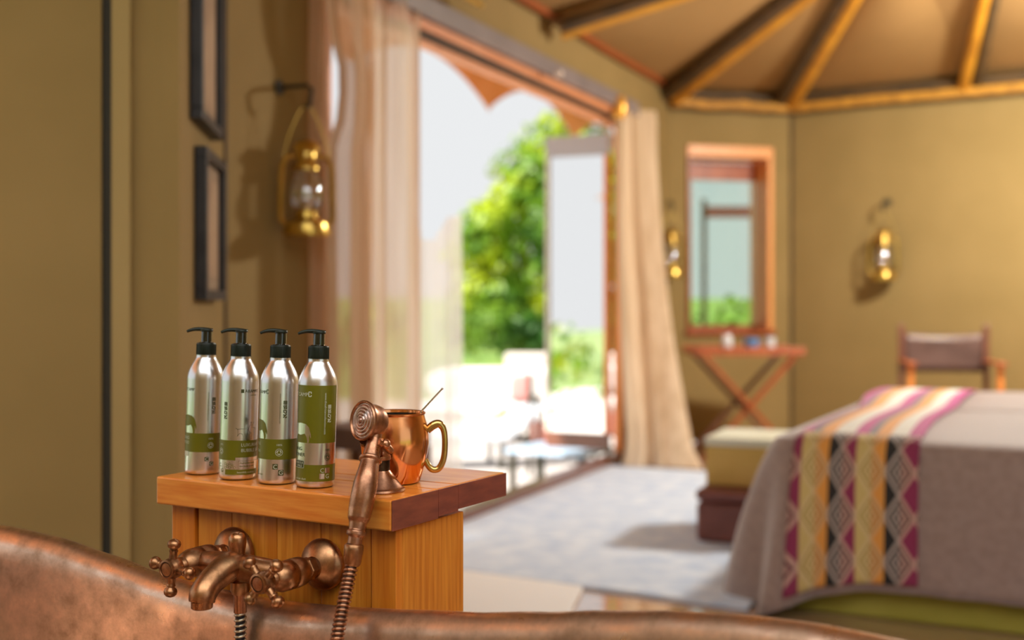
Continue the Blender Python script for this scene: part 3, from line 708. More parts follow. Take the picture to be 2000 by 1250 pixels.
for i, (p, h, r, sc, lab, nn) in enumerate(lan):
    o = L0 if i == 0 else copy_tree(L0)
    o.location = (p.x, p.y, h); o.rotation_euler = (0, 0, r); o.scale = (sc * 1.22, sc * 1.22, sc)
    tag(o, lab, 'lantern', 'brass hurricane lanterns')
    z = h + .443 * sc
    t = thing('wall_hook', ['dark iron wall hook holding the lantern by the left curtain', 'dark iron wall hook holding the lantern over the leather chair', 'dark iron wall hook holding the lantern beside the small window'][i], 'hook', (p.x, p.y, z), 0, 'iron lantern hooks')
    b = MB(); w = nn * .105
    b.tube([w + Vector((0, 0, .07)), Vector((0, 0, .07)), Vector((-nn.x * .02, -nn.y * .02, .055)), Vector((-nn.x * .012, -nn.y * .012, .0)), Vector((nn.x * .01, nn.y * .01, -.004))], .008, 8)
    b.build('hook_arm', iron, t, smooth=True)
    b = MB(); b.lathe([(.026, 0), (.026, .008), (.012, .012)], 16, org=w + nn * .008 + Vector((0, 0, .07)), axis=(-nn.x, -nn.y, 0)); b.build('wall_plate', iron, t, smooth=True)

# ------------------------------------------------------------------ rug
b = MB(); R0 = Vector((-0.42, 4.47, 0))
def rr(a, c): return (R0.x + UX * a + VX * c, R0.y + UY * a + VY * c)
pts = [rr(0.02, 0), rr(2.6, 0), rr(2.6, 3.05), rr(0.62, 3.05), rr(0.02, 1.0)]
pts = [rr(0.0, 0.0), rr(2.7, 0.0), rr(2.7, 2.75), rr(-0.0, 2.75)]
# left edge follows the doorway
e0 = D(-3.1, -.10); e1 = D(-0.25, -.10)
near = [(-0.42, 4.47), (1.9, 3.14)]
pts = [(-0.55, 4.56), (0.76, 3.81), (1.66, 5.60), (2.0, 6.46), (0.56, 7.15)]
b.prism(pts, 0.0, 0.014)
tag(b.build('rug', rug_m, bevel=.005), 'blue grey woven rug on the floor between doorway and bed', 'rug')

b = MB(off=(0, 0, 0)); mp_ = [(-.24, 4.35), (.245, 4.07), (.205, 3.86), (.15, 3.45), (-.24, 3.67)]  # flat white sheet standing for the bright patch of floor
b.prism(mp_, 0.0, 0.02); tag(b.build('white_patch', mat('white_sheet', (.93, .93, .92), rough=.95, scale=200, bump=.4), bevel=.006), 'flat white sheet on the floor between washstand, bathtub and rug', 'mat')

# ------------------------------------------------------------------ bed
bed_rz = R(-27); BED = (0.825, 3.85, 0)
bed = thing('bed', 'double bed with taupe linen cover over an olive green base', 'bed', BED, bed_rz)
b = MB(); b.bx(0.03, 2.0, 0.03, 2.0, 0.0, 0.30); b.build('valance', valance_m, bed, bevel=.012)
b = MB(); b.bx(0.03, 2.0, 0.03, 2.0, 0.301, 0.52); b.build('mattress', white_cushion, bed, bevel=.06, seg=4)
# perimeter: from far left corner down the left side, round the near left corner, along the near side
def bed_perim(s):
    r = .11; segs = [('L', 1.95 - r), ('C', math.pi / 2 * r), ('N', 2.0 - r)]
    if s <= segs[0][1]: return Vector((0, 2.0 - s, 0)), Vector((-1, 0, 0)), 0.0
    s -= segs[0][1]
    if s <= segs[1][1]:
        a = s / r; c = Vector((r, r + .05 - .05, 0)); n = Vector((-math.cos(a), -math.sin(a), 0)); return c + n * r, n, a / (math.pi / 2)
    s -= segs[1][1]
    return Vector((r + s, 0, 0)), Vector((0, -1, 0)), 1.0
prof = [(-1.0, .60), (-.6, .592), (-.35, .586), (-.18, .580), (-.09, .573), (-.045, .566), (-.015, .552), (.006, .522), (.018, .47), (.026, .40), (.032, .32), (.036, .22), (.040, .105)]
TOT = 1.84 + math.pi / 2 * .11 + 1.89
def cover_pt(s, v, extra=0.0):
    P, n, cr = bed_perim(s); k = v * (len(prof) - 1); i = min(int(k), len(prof) - 2); f = k - i
    o = prof[i][0] * (1 - f) + prof[i + 1][0] * f; h = prof[i][1] * (1 - f) + prof[i + 1][1] * f
    drop = max(0.0, (.52 - h) / .42)
    left = 1 - cr if cr < 1 else 0.0
    corner = math.exp(-((s - 1.90) / .20) ** 2)
    fl = (0.030 * left + 0.060 * corner) * drop ** 1.1
    fo = (0.034 * left + 0.040 * corner + .004) * drop * math.sin(s * (26 if s < 1.75 else 38) + 1.3 * drop)
    h -= (.075 * left + .09 * corner) * drop ** 2 if cr < 1 else .09 * corner * drop ** 2
    if o < -.05:
        q = P + n * o
        q = Vector((max(q.x, 0.0 - o * 0.0), q.y, 0)) if False else q
    p = P + n * (o + fl + fo + extra)
    if o < -.045:
        dn = max(.045, min(p.x, p.y, 1.0)); tb_ = [(-a, z_) for a, z_ in prof[:6]][::-1]
        for (a0, z0), (a1, z1) in zip(tb_, tb_[1:]):
            if dn <= a1: h = z0 + (z1 - z0) * (dn - a0) / (a1 - a0); break
    if o < -.12 and cr < 1 and p.y < .97: h -= .015
    p.z = h + extra
    return p
b = MB(); b.grid(lambda u, v: cover_pt(u * TOT, v), 260, 40)
cov = b.build('coverlet', coverlet_m, bed, smooth=True, angle=180); 
cov.modifiers.new('s', 'SOLIDIFY').thickness = 0.008; cov.modifiers['s'].offset = -1
# fill the remaining top of the coverlet
b = MB(); b.grid(lambda u, v: Vector((.85 + 1.15 * u, .85 + 1.15 * v, .585 + .0148 * min(1, 7.67 * u, 7.67 * v) - .05 * max(0, v - .9))), 20, 20); b.build('coverlet_top', coverlet_m, bed, smooth=True, angle=180)

# runner
def runner_mat():
    m = bpy.data.materials.new('woven_runner'); m.use_nodes = True; nt = m.node_tree; N = nt.nodes; L = nt.links; b = N['Principled BSDF']
    b.inputs['Roughness'].default_value = .85; b.inputs['Sheen Weight'].default_value = .3
    uv = N.new('ShaderNodeUVMap'); sp = N.new('ShaderNodeSeparateXYZ'); L.new(uv.outputs['UV'], sp.inputs[0])
    def mt(op, a, bb=None, c=None):
        n = N.new('ShaderNodeMath'); n.operation = op
        for i, x in enumerate((a, bb, c)):
            if x is None: continue
            if isinstance(x, (int, float)): n.inputs[i].default_value = x
            else: L.new(x, n.inputs[i])
        return n.outputs[0]
    U, V = sp.outputs[0], sp.outputs[1]
    def ramp(x, stops, const=True):
        r = N.new('ShaderNodeValToRGB'); r.color_ramp.interpolation = 'CONSTANT' if const else 'LINEAR'
        el = r.color_ramp.elements; el[0].position = stops[0][0]; el[0].color = stops[0][1] + (1,)
        el[1].position = stops[1][0]; el[1].color = stops[1][1] + (1,)
        for p, c in stops[2:]:
            e = el.new(p); e.color = c + (1,)
        L.new(x, r.inputs['Fac']); return r.outputs['Color']
    mag = (.52, .035, .25); gry = (.20, .17, .19); ora = (.80, .36, .07); whi = (.80, .80, .72); crm = (.66, .52, .20); plum = (.28, .03, .10); blk = (.02, .02, .02); pnk = (.58, .36, .30)
    stripes = ramp(U, [(0, mag), (.10, gry), (.17, ora), (.29, whi), (.45, mag), (.56, gry), (.63, ora), (.74, whi), (.88, mag)])
    B8 = [0, .07, .18, .29, .40, .51, .63, .74, .86]
    fld = [plum, crm, ora, blk, plum, crm, ora, blk, plum]
    fieldc = ramp(U, list(zip(B8, fld)))
    du = mt('ABSOLUTE', mt('SUBTRACT', mt('FRACT', mt('SUBTRACT', mt('MULTIPLY', U, 4.4), .27)), .5))
    dv = mt('ABSOLUTE', mt('SUBTRACT', mt('FRACT', mt('MULTIPLY', V, 7.1)), .5))
    dd = mt('ADD', du, dv)
    tan_, gr2 = (.60, .46, .34), (.42, .36, .33)
    light = ramp(U, list(zip(B8, [pnk, (.70, .56, .28), (.70, .45, .22), gr2, pnk, (.70, .56, .28), (.70, .45, .22), gr2, pnk])))
    darkc = ramp(U, list(zip(B8, [(.12, .02, .05), (.45, .33, .08), (.55, .24, .03), blk, (.05, .02, .03), (.45, .33, .08), (.55, .24, .03), blk, (.05, .02, .03)])))
    lightm = ramp(dd, [(0, (0, 0, 0)), (.07, (1, 1, 1)), (.17, (0, 0, 0)), (.24, (1, 1, 1)), (.33, (0, 0, 0)), (.42, (1, 1, 1)), (.57, (0, 0, 0))])
    darkm = ramp(dd, [(0, (1, 1, 1)), (.07, (0, 0, 0)), (.17, (1, 1, 1)), (.24, (0, 0, 0)), (.33, (1, 1, 1)), (.42, (0, 0, 0))])
    mx = N.new('ShaderNodeMix'); mx.data_type = 'RGBA'; L.new(lightm, mx.inputs[0]); L.new(fieldc, mx.inputs[6]); L.new(light, mx.inputs[7])
    bk = N.new('ShaderNodeMix'); bk.data_type = 'RGBA'; L.new(darkm, bk.inputs[0]); L.new(mx.outputs[2], bk.inputs[6]); L.new(darkc, bk.inputs[7])
    sw = ramp(V, [(0, (1, 1, 1)), (.50, (0, 0, 0))])
    fin = N.new('ShaderNodeMix'); fin.data_type = 'RGBA'; L.new(sw, fin.inputs[0]); L.new(stripes, fin.inputs[6]); L.new(bk.outputs[2], fin.inputs[7])
    L.new(fin.outputs[2], b.inputs['Base Color'])
    return m
run_prof = [(.105, -.046)]
me_v = []; uvs = []
X0, X1 = .10, .485
path = []
# near hang from hem up and over the top to the far edge: (y, z)
NV1 = 40
acc = []; NU = 24
rows = []
for j in range(NV1 + 1):
    v = 1 - j / NV1 * 1.0
    if j == 0: v = .985
    rows.append([cover_pt(1.84 + math.pi / 2 * .11 + (X0 + (X1 - X0) * i / NU - .11), v, .006) for i in range(NU + 1)])
for y, z in ((1.25, .609), (1.5, .608), (1.75, .603), (1.93, .594), (2.01, .565), (2.03, .45)):
    rows.append([Vector((X0 + (X1 - X0) * i / NU, y, z)) for i in range(NU + 1)])
acc = [0]
for a, c in zip(rows, rows[1:]): acc.append(acc[-1] + (a[NU // 2] - c[NU // 2]).length)
rv_ = []; rf = []
for j, row in enumerate(rows):
    for i in range(NU + 1):
        p = row[i].copy(); y = max(0, p.y); p.x += .006 * math.sin(acc[j] * 5) * (y > .05) - .02 * min(1, y / 2)
        rv_.append(tuple(p)); uvs.append((i / NU, acc[j]))
path = rows
for j in range(len(rows) - 1):
    for i in range(NU): rf.append([j * (NU + 1) + i, j * (NU + 1) + i + 1, (j + 1) * (NU + 1) + i + 1, (j + 1) * (NU + 1) + i])
me = bpy.data.meshes.new('bed_runner'); me.from_pydata(rv_, [], rf); ul = me.uv_layers.new(name='UVMap')
for lp in me.loops: ul.data[lp.index].uv = uvs[lp.vertex_index]
me.materials.append(runner_mat()); me.shade_smooth()
ro = bpy.data.objects.new('bed_runner', me); COL.objects.link(ro); ro.location = BED; ro.rotation_euler = (0, 0, bed_rz)
md = ro.modifiers.new('s', 'SOLIDIFY'); md.thickness = .005; md.offset = 1
tag(ro, 'patterned woven runner in magenta, ochre and white diamonds laid across the bed', 'runner')

# ------------------------------------------------------------------ luggage by the bed
t = thing('leather_trunk', 'oxblood leather trunk lying on the rug beside the bed', 'trunk', (0.755, 4.84, 0.015), R(-22))
b = MB(); b.bx(0, .37, 0, .50, 0, .165); b.build('trunk_body', leather_red, t, bevel=.022, seg=3)
b = MB(); b.bx(-.004, .374, -.004, .504, .168, .215); b.build('trunk_lid', leather_red, t, bevel=.02, seg=3)
t = thing('storage_box', 'ochre box with cream lid standing on the leather trunk', 'box', (0.815, 4.95, 0.232), R(-22))
b = MB(); b.bx(0, .34, 0, .40, 0, .165); b.build('box_body', yellow_box, t, bevel=.006)
b = MB(); b.bx(-.006, .346, -.006, .406, .166, .20); b.build('box_lid', cream_lid, t, bevel=.006)

# ------------------------------------------------------------------ folding side table under the window
t = thing('folding_table', 'red brown wooden tray table with crossed legs under the small window', 'table', (1.52, 7.75, 0), R(4))
b = MB(); b.bx(-.36, .36, -.20, .20, .655, .68); b.build('table_top', wood_red, t, bevel=.004)
for a in ((-.36, .36, -.20, -.185), (-.36, .36, .185, .20)):
    b = MB(); b.bx(a[0], a[1], a[2], a[3], .681, .71); b.build('tray_rim', wood_red, t, bevel=.003)
for i, y in enumerate((-.17, .17)):
    for s in (-1, 1):
        yy = y + s * .014
        b = MB(); b.bar((-s * .30, yy, .0), (s * .30, yy, .654), .052, .026); b.build('leg', wood_red if y < 0 else wood_brown, t, bevel=.003)  # rear pair takes darker wood: its shade is put into the colour
b = MB(); b.tube([(0, -.19, .327), (0, .19, .327)], .012, 10); b.build('stretcher', wood_brown, t)
def small(name, prof, x, y, m, lab, cat):
    b = MB(); b.lathe(prof, 24); o = b.build(name, m, smooth=True); c, s = math.cos(R(4)), math.sin(R(4))
    o.location = (1.52 + c * x - s * y, 7.75 + s * x + c * y, .682); tag(o, lab, cat)
small('glass_jar', [(.03, 0), (.036, .02), (.036, .08), (.025, .10), (.028, .11)], -.12, -.05, white_cer, 'pale jar at the left on the crossed leg table', 'jar')
small('blue_bowl', [(.025, 0), (.045, .03), (.055, .08), (.052, .08), (.04, .03), (.0, .02)], .04, -.06, blue_glass, 'blue bowl in the middle of the crossed leg table', 'bowl')
small('tumbler', [(.03, 0), (.034, .09), (.031, .09), (.027, .008), (0, .008)], .17, -.04, white_cer, 'pale tumbler at the right on the crossed leg table', 'glass')
# ------------------------------------------------------------------ director's chair
t = thing('director_chair', "brown leather director's chair with orange wood arms behind the bed", 'chair', (0, 0, 0))
W2 = .255
for s in (-1, 1):
    b = MB(); b.bx(s * W2 - .018, s * W2 + .018, .17, .205, .02, .86); b.build('back_post', wood_brown if s < 0 else wood_brown, t, bevel=.005)
    b = MB(); b.bx(s * W2 - .016, s * W2 + .016, -.21, -.175, .02, .62); b.build('front_post', wood_orange, t, bevel=.005)
    b = MB(); b.bx(s * W2 - .03, s * W2 + .03, -.25, .168, .621, .642); b.build('armrest', wood_red, t, bevel=.008)
    b = MB(); b.bx(s * W2 - .018, s * W2 + .018, -.25, .25, 0, .02); b.build('foot_rail', wood_orange, t, bevel=.004)
    b = MB(); b.bar((-s * .23, -.14, .03), (s * .23, -.14, .42), .03, .02); b.build('leg', wood_orange, t, bevel=.004)
b = MB()
b.grid(lambda u, v: Vector((-.236 + .472 * u, -.17 + .34 * v, .435 - .02 * math.sin(math.pi * u))), 10, 4); o = b.build('seat', leather_brown, t, smooth=True); o.modifiers.new('s', 'SOLIDIFY').thickness = .006
b = MB()
b.grid(lambda u, v: Vector((-.236 + .472 * u, .19 + .025 * math.sin(math.pi * u), .56 + .245 * v - .012 * math.sin(math.pi * u) * (v > .5))), 12, 5); o = b.build('backrest', leather_brown, t, smooth=True); o.modifiers.new('s', 'SOLIDIFY').thickness = .006
t.location = (2.68, 7.22, 0); t.rotation_euler = (0, 0, R(-10))
# small bedside table at far right edge
t = thing('bedside_table', 'olive bedside table at the right edge of the photo behind the bed', 'table', (3.37, 7.05, 0), R(-34))
b = MB(); b.bx(-.22, .30, -.2, .2, .56, .60); b.build('table_top', valance_m, t, bevel=.004)
for sx in (-.19, .27):
    for sy in (-.17, .17):
        b = MB(); b.bx(sx - .02, sx + .02, sy - .02, sy + .02, 0, .559); b.build('leg', wood_brown, t)
# wooden bench by the left curtain
q = Vector((-.47, 3.84, 0)); t = thing('wooden_bench', 'dark red wooden bench by the foot of the left curtain, behind the bottles', 'bench', q, R(-30))
b = MB(); b.bx(-.14, .16, -.13, .13, .53, .60); b.build('seat', leather_brown, t, bevel=.01)
b = MB(); b.bx(-.14, .16, -.12, -.09, .44, .475); b.build('rail', wood_brown, t, bevel=.004)
for sx in (-.12, .14):
    for sy in (-.11, .11):
        b = MB(); b.bx(sx - .02, sx + .02, sy - .02, sy + .02, 0, .529); b.build('leg', wood_brown, t)

# ------------------------------------------------------------------ washstand
RZC = R(-30)
ws = thing('washstand', 'orange wooden washstand with thick plank top standing behind the copper bathtub', 'cabinet', (CX, CY, 0), RZC)
SH = 0.747; BODY_T = 0.7055
for (y0, y1, th, m) in ((0.0, .106, .040, wood_top), (.1064, .156, .0375, wood_top), (.1564, .288, .035, wood_top)):
    b = MB(); b.bx(-.42, -.0012, y0, y1, SH - th, SH); b.build('plank', m, ws, bevel=.0025)
# end grain lipping on the right side
for (y0, y1, th) in ((0.0005, .1058, .040), (.1066, .1558, .0375), (.1566, .2878, .035)):
    b = MB(); b.bx(-.001, .0008, y0, y1, SH - th + .0006, SH - .0006); b.build('end_grain', wood_dark, ws, bevel=.0004)
bx0, bx1, by0, by1 = -.407, -.006, .018, .180
b = MB(); b.bx(bx0 + .012, bx1 - .012, by0 + .016, by1 - .012, .0, BODY_T - .002); b.build('carcass', rubber, ws)
for (x0, x1) in ((bx0, -.362), (-.046, bx1)):
    b = MB(); b.bx(x0, x1, by0, by0 + .014, 0, BODY_T); b.build('stile', wood_stile, ws, bevel=.0015)
xs = [-.3585, -.2935, -.2105, -.1330, -.0490]
for a, c in zip(xs, xs[1:]):
    b = MB(); b.bx(a + .0003, c - .0003, by0 + .004, by0 + .015, 0.02, BODY_T - .001); b.build('plank', wood_panel, ws, bevel=.0009)
for s, (x0, x1) in enumerate(((bx0, bx0 + .011), (bx1 - .011, bx1))):
    b = MB(); b.bx(x0, x1, by0 + .0145, by1, 0, BODY_T); b.build('side_panel', wood_panel, ws, bevel=.0012)
b = MB(); b.bx(bx0 + .0115, bx1 - .0115, by1 - .011, by1, 0, BODY_T); b.build('back_panel', wood_panel, ws)

# ------------------------------------------------------------------ copper bathtub
tub = thing('bathtub', 'large hammered copper bathtub filling the bottom of the photo', 'bathtub', (CX, CY, 0), RZC)
XC, HL, HW, NE, VR = -.05, .95, .37, 3.0, -.018
htab = [(-1.0, .685), (-.80, .675), (-.674, .663), (-.58, .653), (-.483, .636), (-.377, .617), (-.30, .609), (-.2, .606), (-.1, .608), (0, .617), (.121, .629), (.23, .644), (.31, .657), (.41, .671), (.49, .679), (.56, .683), (.90, .684)]
tp = [(.010, -.045), (.0125, -.030), (.013, -.016), (.010, -.006), (.004, -.001), (-.003, 0), (-.011, -.002), (-.018, -.007), (-.024, -.015), (-.028, -.026), (-.030, -.045), (-.033, -.075), (-.037, -.12), (-.050, -.19), (-.075, -.27), (-.10, -.35), (-.15, -.41), (-.22, -.435), (-.30, -.445)]
def tubpt(u, off, dz, inner=True):
    th = 2 * math.pi * u; c, s = math.cos(th), math.sin(th); e = 2 / NE
    hl, hw = HL + off, HW + off
    x = XC + hl * math.copysign(abs(c) ** e, c); y = (VR - HW) + hw * math.copysign(abs(s) ** e, s)
    xr = XC + HL * math.copysign(abs(c) ** e, c)
    H = lerp_tab(htab, xr); k = min(1, -dz / .445) ; H -= .003; z = H + dz
    if dz < -.05: z = H + dz + (0.61 - H) * ((-dz - .05) / .4)
    return Vector((x, y, z))
NT = 260
def us(i):   # denser points near the flat sides of the superellipse
    return i / NT
b = MB(); n = len(tp)
def tfn(u, v):
    k = v * (n - 1); i = min(int(round(k)), n - 1); return tubpt(u, tp[i][0], tp[i][1])
b.grid(tfn, NT, n - 1, close_u=True)
vs = len(b.v); b.f.append([vs - NT + i for i in range(NT)])
b.build('basin', cop_tub, tub, smooth=True, angle=60)
ou = [(.010, -.045), (.002, -.055), (-.004, -.08), (-.01, -.2), (-.03, -.35), (-.07, -.46), (-.11, -.50)]
b = MB(); n2 = len(ou)
def ofn(u, v):
    i = min(int(round(v * (n2 - 1))), n2 - 1); return tubpt(u, ou[i][0], ou[i][1]) + Vector((0, 0, 0.0))
b.grid(ofn, NT, n2 - 1, close_u=True); b.build('outer_shell', cop_tub, tub, smooth=True, angle=60)
b = MB()
def pl(u, v):
    i = min(int(round(v * 2)), 2); o, z = [(-.11, .135), (-.09, .05), (-.08, 0.0)][i]
    p = tubpt(u, o, -.2); p.z = z; return p
b.grid(pl, 120, 2, close_u=True); b.build('plinth', cop_tub, tub, smooth=True)

# ------------------------------------------------------------------ bath mixer tap
tap = thing('bath_mixer_tap', 'aged copper wall mounted bath mixer with two cross handles and curved spout', 'tap', (CX, CY, 0), RZC)
AH = .649; yw = .018
xr_, xl_ = -.1245, -.2825; xm = (xr_ + xl_) / 2
for x in (xr_, xl_):
    b = MB(); b.lathe([(.0345, 0), (.0350, .003), (.0335, .008), (.029, .014), (.021, .020), (.0145, .0235), (.0135, .028)], 40, org=(x, yw, AH), axis=(0, -1, 0)); b.build('escutcheon', cop_tap, tap, smooth=True)
    b = MB(); b.lathe([(.0130, .026), (.0160, .0275), (.0160, .0395), (.0130, .041)], 6, org=(x, yw, AH), axis=(0, -1, 0)); b.build('hex_nut', cop_tap, tap, bevel=.001)
    # valve barrel
    b = MB(); b.lathe([(.0125, .036), (.0125, .042), (.0170, .045), (.0190, .049), (.0196, .056), (.0196, .066), (.0186, .0675), (.0186, .0695), (.0196, .071), (.0194, .086), (.0165, .096), (.0118, .101), (.0118, .104), (.0095, .107), (.0085, .113)], 32, org=(x, yw, AH), axis=(0, -1, 0)); b.build('valve_barrel', cop_tap, tap, smooth=True)
yb = yw - .074
b = MB()
b.tube(smoothpath([(xl_ + .006, yb + .004, AH), (xl_ + .025, yb - .001, AH + .001), (xm - .025, yb - .005, AH + .002), (xm, yb - .006, AH + .002), (xm + .025, yb - .005, AH + .002), (xr_ - .025, yb - .001, AH + .001), (xr_ - .006, yb + .004, AH)], 6),
       [.0140 + .0045 * math.sin(math.pi * i / 36) for i in range(37)], 24)
b.build('tap_body', cop_tap, tap, smooth=True)
# spout
sp = smoothpath([(xm, yb - .002, AH + .003, .0180), (xm - .001, yb - .016, AH + .0065, .0195), (xm - .002, yb - .030, AH + .003, .0192), (xm - .003, yb - .045, AH - .004, .0178), (xm - .004, yb - .057, AH - .012, .0172), (xm - .004, yb - .065, AH - .021, .0174), (xm - .004, yb - .0670, AH - .030, .0165)], 8)
b = MB(); b.tube([p[:3] for p in sp], [p[3] for p in sp], 28); b.build('spout', cop_tap, tap, smooth=True)
b = MB(); q = sp[-1]; b.lathe([(.0125, -.0085), (.0138, -.007), (.0138, .001)], 28, org=q[:3]); b.build('spout_mouth', cop_tap, tap, smooth=True)
# diverter knob
b = MB(); b.lathe([(.0085, 0), (.0098, .002), (.0100, .010), (.0112, .016), (.0118, .022), (.0112, .028), (.0085, .0325), (.004, .0345), (.0, .035)], 28, org=(xm + .001, yb - .008, AH + .0145), cap1=False); b.build('diverter_knob', cop_tap, tap, smooth=True)
# hose outlet
b = MB(); b.lathe([(.0095, .0), (.0125, -.003), (.0125, -.014), (.0105, -.019), (.0085, -.020)], 28, org=(xm + .004, yb - .006, AH - .013)); b.build('outlet_nut', cop_tap, tap, smooth=True)
b = MB(); b.lathe([(.0085, -.020), (.0085, -.043), (.0075, -.044)], 28, org=(xm + .004, yb - .006, AH - .013)); b.build('hose_ferrule', cop_hand, tap, smooth=True)
# cross handles
for x, rot in ((xl_, R(6)), (xr_, R(43))):
    yh = yw - .119; hd = thing('cross_handle', None, None); hd.parent = tap
    b = MB(); b.lathe([(.0085, .109), (.0130, .1105), (.0142, .116), (.0138, .123), (.0118, .126), (.0118, .1275)], 28, org=(x, yw, AH), axis=(0, -1, 0))
    for kk in range(4):
        a = rot + kk * math.pi / 2; d = Vector((math.sin(a), 0, math.cos(a))); o = Vector((x, yh, AH))
        P = [(.008, .0062), (.013, .0058), (.019, .0050), (.0215, .0052), (.0225, .0058), (.0240, .0058), (.0250, .0045), (.0262, .0052), (.0285, .0080), (.0320, .0089), (.0350, .0082), (.0374, .0058), (.0388, .0027), (.0393, .0005)]
        b.tube([o + d * t_ for t_, r_ in P], [r_ for t_, r_ in P], 16)
    b.build('handle_cross', cop_tap, hd, smooth=True)
    b = MB(); b.lathe([(.0100, .1275), (.0128, .1280), (.0128, .1302), (.0104, .1310), (.0100, .1298)], 28, org=(x, yw, AH), axis=(0, -1, 0)); b.build('cap_ring', cop_tap, hd, smooth=True)
    b = MB(); b.lathe([(.0086, .1296), (.0086, .1300), (.0104, .1300), (.0104, .1296)], 28, org=(x, yw, AH), axis=(0, -1, 0), cap0=False, cap1=False); b.build('cap_groove', cop_dark, hd)
    b = MB(); b.lathe([(.0099, .1275), (.0099, .1294), (.005, .1303), (.0, .1304)], 24, org=(x, yw, AH), axis=(0, -1, 0), cap1=False); b.build('handle_cap', cop_hand if x > xm else cop_tap, hd, smooth=True)

# ------------------------------------------------------------------ spiral hose under the mixer
def helix_hose(name, label, path, r, pitch, wire, m1, m2, seg=10):
    t = thing(name, label, 'hose', (CX, CY, 0), RZC)
    P = [Vector(p) for p in smoothpath(path, 12)]
    b = MB(); b.tube(P, r * .86, 14); b.build('hose_core', m2, t, smooth=True)
    L = [0]
    for a, c in zip(P, P[1:]): L.append(L[-1] + (c - a).length)
    tot = L[-1]; n = int(tot / pitch * 14); pts = []; j = 0; prev = None
    for i in range(n):
        s = tot * i / (n - 1)
        while j < len(L) - 2 and L[j + 1] < s: j += 1
        f = (s - L[j]) / max(1e-9, L[j + 1] - L[j]); p = P[j].lerp(P[j + 1], f)
        tg = (P[min(j + 2, len(P) - 1)] - P[max(j - 1, 0)]).normalized()
        nn = Vector((1, 0, 0)); nn = (nn - tg * nn.dot(tg)).normalized(); bn = tg.cross(nn); a = s / pitch * 2 * math.pi
        pts.append(p + (nn * math.cos(a) + bn * math.sin(a)) * r * .9)
    b = MB(); b.tube(pts, wire, 7); b.build('hose_spiral', m1, t, smooth=True, angle=80)
    return t
ox, oy, oz = xm + .004, yb - .006, AH - .057
helix_hose('spiral_hose', 'black and cream spiral hose hanging under the mixer tap', [(ox, oy, oz), (ox, oy, oz - .03), (ox - .001, oy - .004, oz - .07), (ox - .004, oy - .02, oz - .14), (ox - .01, oy - .06, oz - .25)], .0074, .0072, .0018, hose_light, hose_dark)

# ------------------------------------------------------------------ hand shower, its cradle and hose
cr = thing('shower_cradle', 'conical aged copper shower cradle on the washstand top, in front of the mug', 'cradle', (CX, CY, 0), RZC)
co = local_at(741, 957, .056); co.z = SH
b = MB(); b.lathe([(.0335, 0), (.0345, .0015), (.0335, .004), (.0325, .0045), (.0300, .0065), (.0225, .0165), (.0160, .0255), (.0145, .0280)], 40, org=co); b.build('cone_base', cop_hand, cr, smooth=True)
b = MB(); b.lathe([(.0130, .028), (.0142, .0285), (.0142, .0425), (.0132, .043)], 40, org=co); b.build('ribbed_collar', cop_dark, cr, smooth=True)
for kk in range(28):
    pass
b = MB(); b.lathe([(.0148, .042), (.0155, .043), (.0155, .047), (.013, .049), (.0105, .053), (.0085, .060), (.0080, .068)], 32, org=co); b.build('cradle_stem', cop_hand, cr, smooth=True)
neck = local_at(731, 872, .020)
top = co + Vector((0, 0, .066))
for s in (-1, 1):
    b = MB(); b.tube(smoothpath([tuple(top + Vector((s * .002, 0, 0))), tuple(Vector((neck.x + s * .0135, neck.y + .016, neck.z - .006))), tuple(Vector((neck.x + s * .0148, neck.y + .004, neck.z + .002))), tuple(Vector((neck.x + s * .012, neck.y - .008, neck.z + .008)))], 5), .0052, 12); b.build('cradle_prong', cop_dark if s < 0 else cop_hand, cr, smooth=True)
    b = MB(); b.ball(Vector((neck.x + s * .0165, neck.y + .002, neck.z + .004)), .0068); b.build('prong_ball', cop_hand, cr, smooth=True)

hs = thing('hand_shower', 'aged copper hand shower with turned handle and ringed round head', 'shower', (CX, CY, 0), RZC)
hc = local_at(707, 821, .004); fd = Vector((-.10, -.94, .16)).normalized()
fd = Vector((.10 - .36, -.92, .14)).normalized()
# rings on the face
prof_f = [(.0, .0052), (.0022, .0052), (.0034, .0036), (.0040, .0022), (.0056, .0036), (.0068, .0030), (.0076, .0012), (.0095, .0026), (.0112, .0020), (.0120, .0003), (.0138, .0016), (.0155, .0010), (.0164, -.0006), (.0184, .0003), (.0200, -.0004), (.0210, -.0018), (.0222, -.0016)]
b = MB(); b.lathe(prof_f[::-1], 56, org=hc, axis=fd, cap0=False, cap1=False); b.build('spray_face', cop_face, hs, smooth=True, angle=80)
b = MB(); b.lathe([(.0095, -.034), (.016, -.0315), (.0205, -.026), (.0225, -.018), (.0232, -.010), (.0250, -.006), (.0262, -.003), (.0262, -.0005), (.0250, .0008), (.0236, .0004), (.0224, -.0018)], 56, org=hc, axis=fd, cap1=False); b.build('shower_head', cop_hand, hs, smooth=True, angle=60)
hcen = hc - fd * .020
ph = [(hcen, .0130), (local_at(731, 858, .014), .0092), (local_at(727, 882, .010), .0105), (local_at(724, 896, .004), .0125), (local_at(723.5, 899, .003), .0148), (local_at(723, 903, .001), .0148), (local_at(722, 906, -.001), .0120),
      (local_at(718, 925, -.008), .0132), (local_at(713, 950, -.0165), .0144), (local_at(708, 975, -.021), .0148), (local_at(703, 1000, -.026), .0140), (local_at(699, 1022, -.031), .0122), (local_at(696.5, 1038, -.034), .0104), (local_at(695.5, 1042, -.035), .0120), (local_at(694.5, 1049, -.036), .0122), (local_at(694, 1052, -.037), .0092), (local_at(692.5, 1062, -.038), .0096)]
cl_ = [hcen] + [local_at(*q) for q in ((731, 858, .014), (724, 896, .004), (714, 945, -.0155), (703, 1000, -.026), (696, 1042, -.035), (692.5, 1062, -.038))]
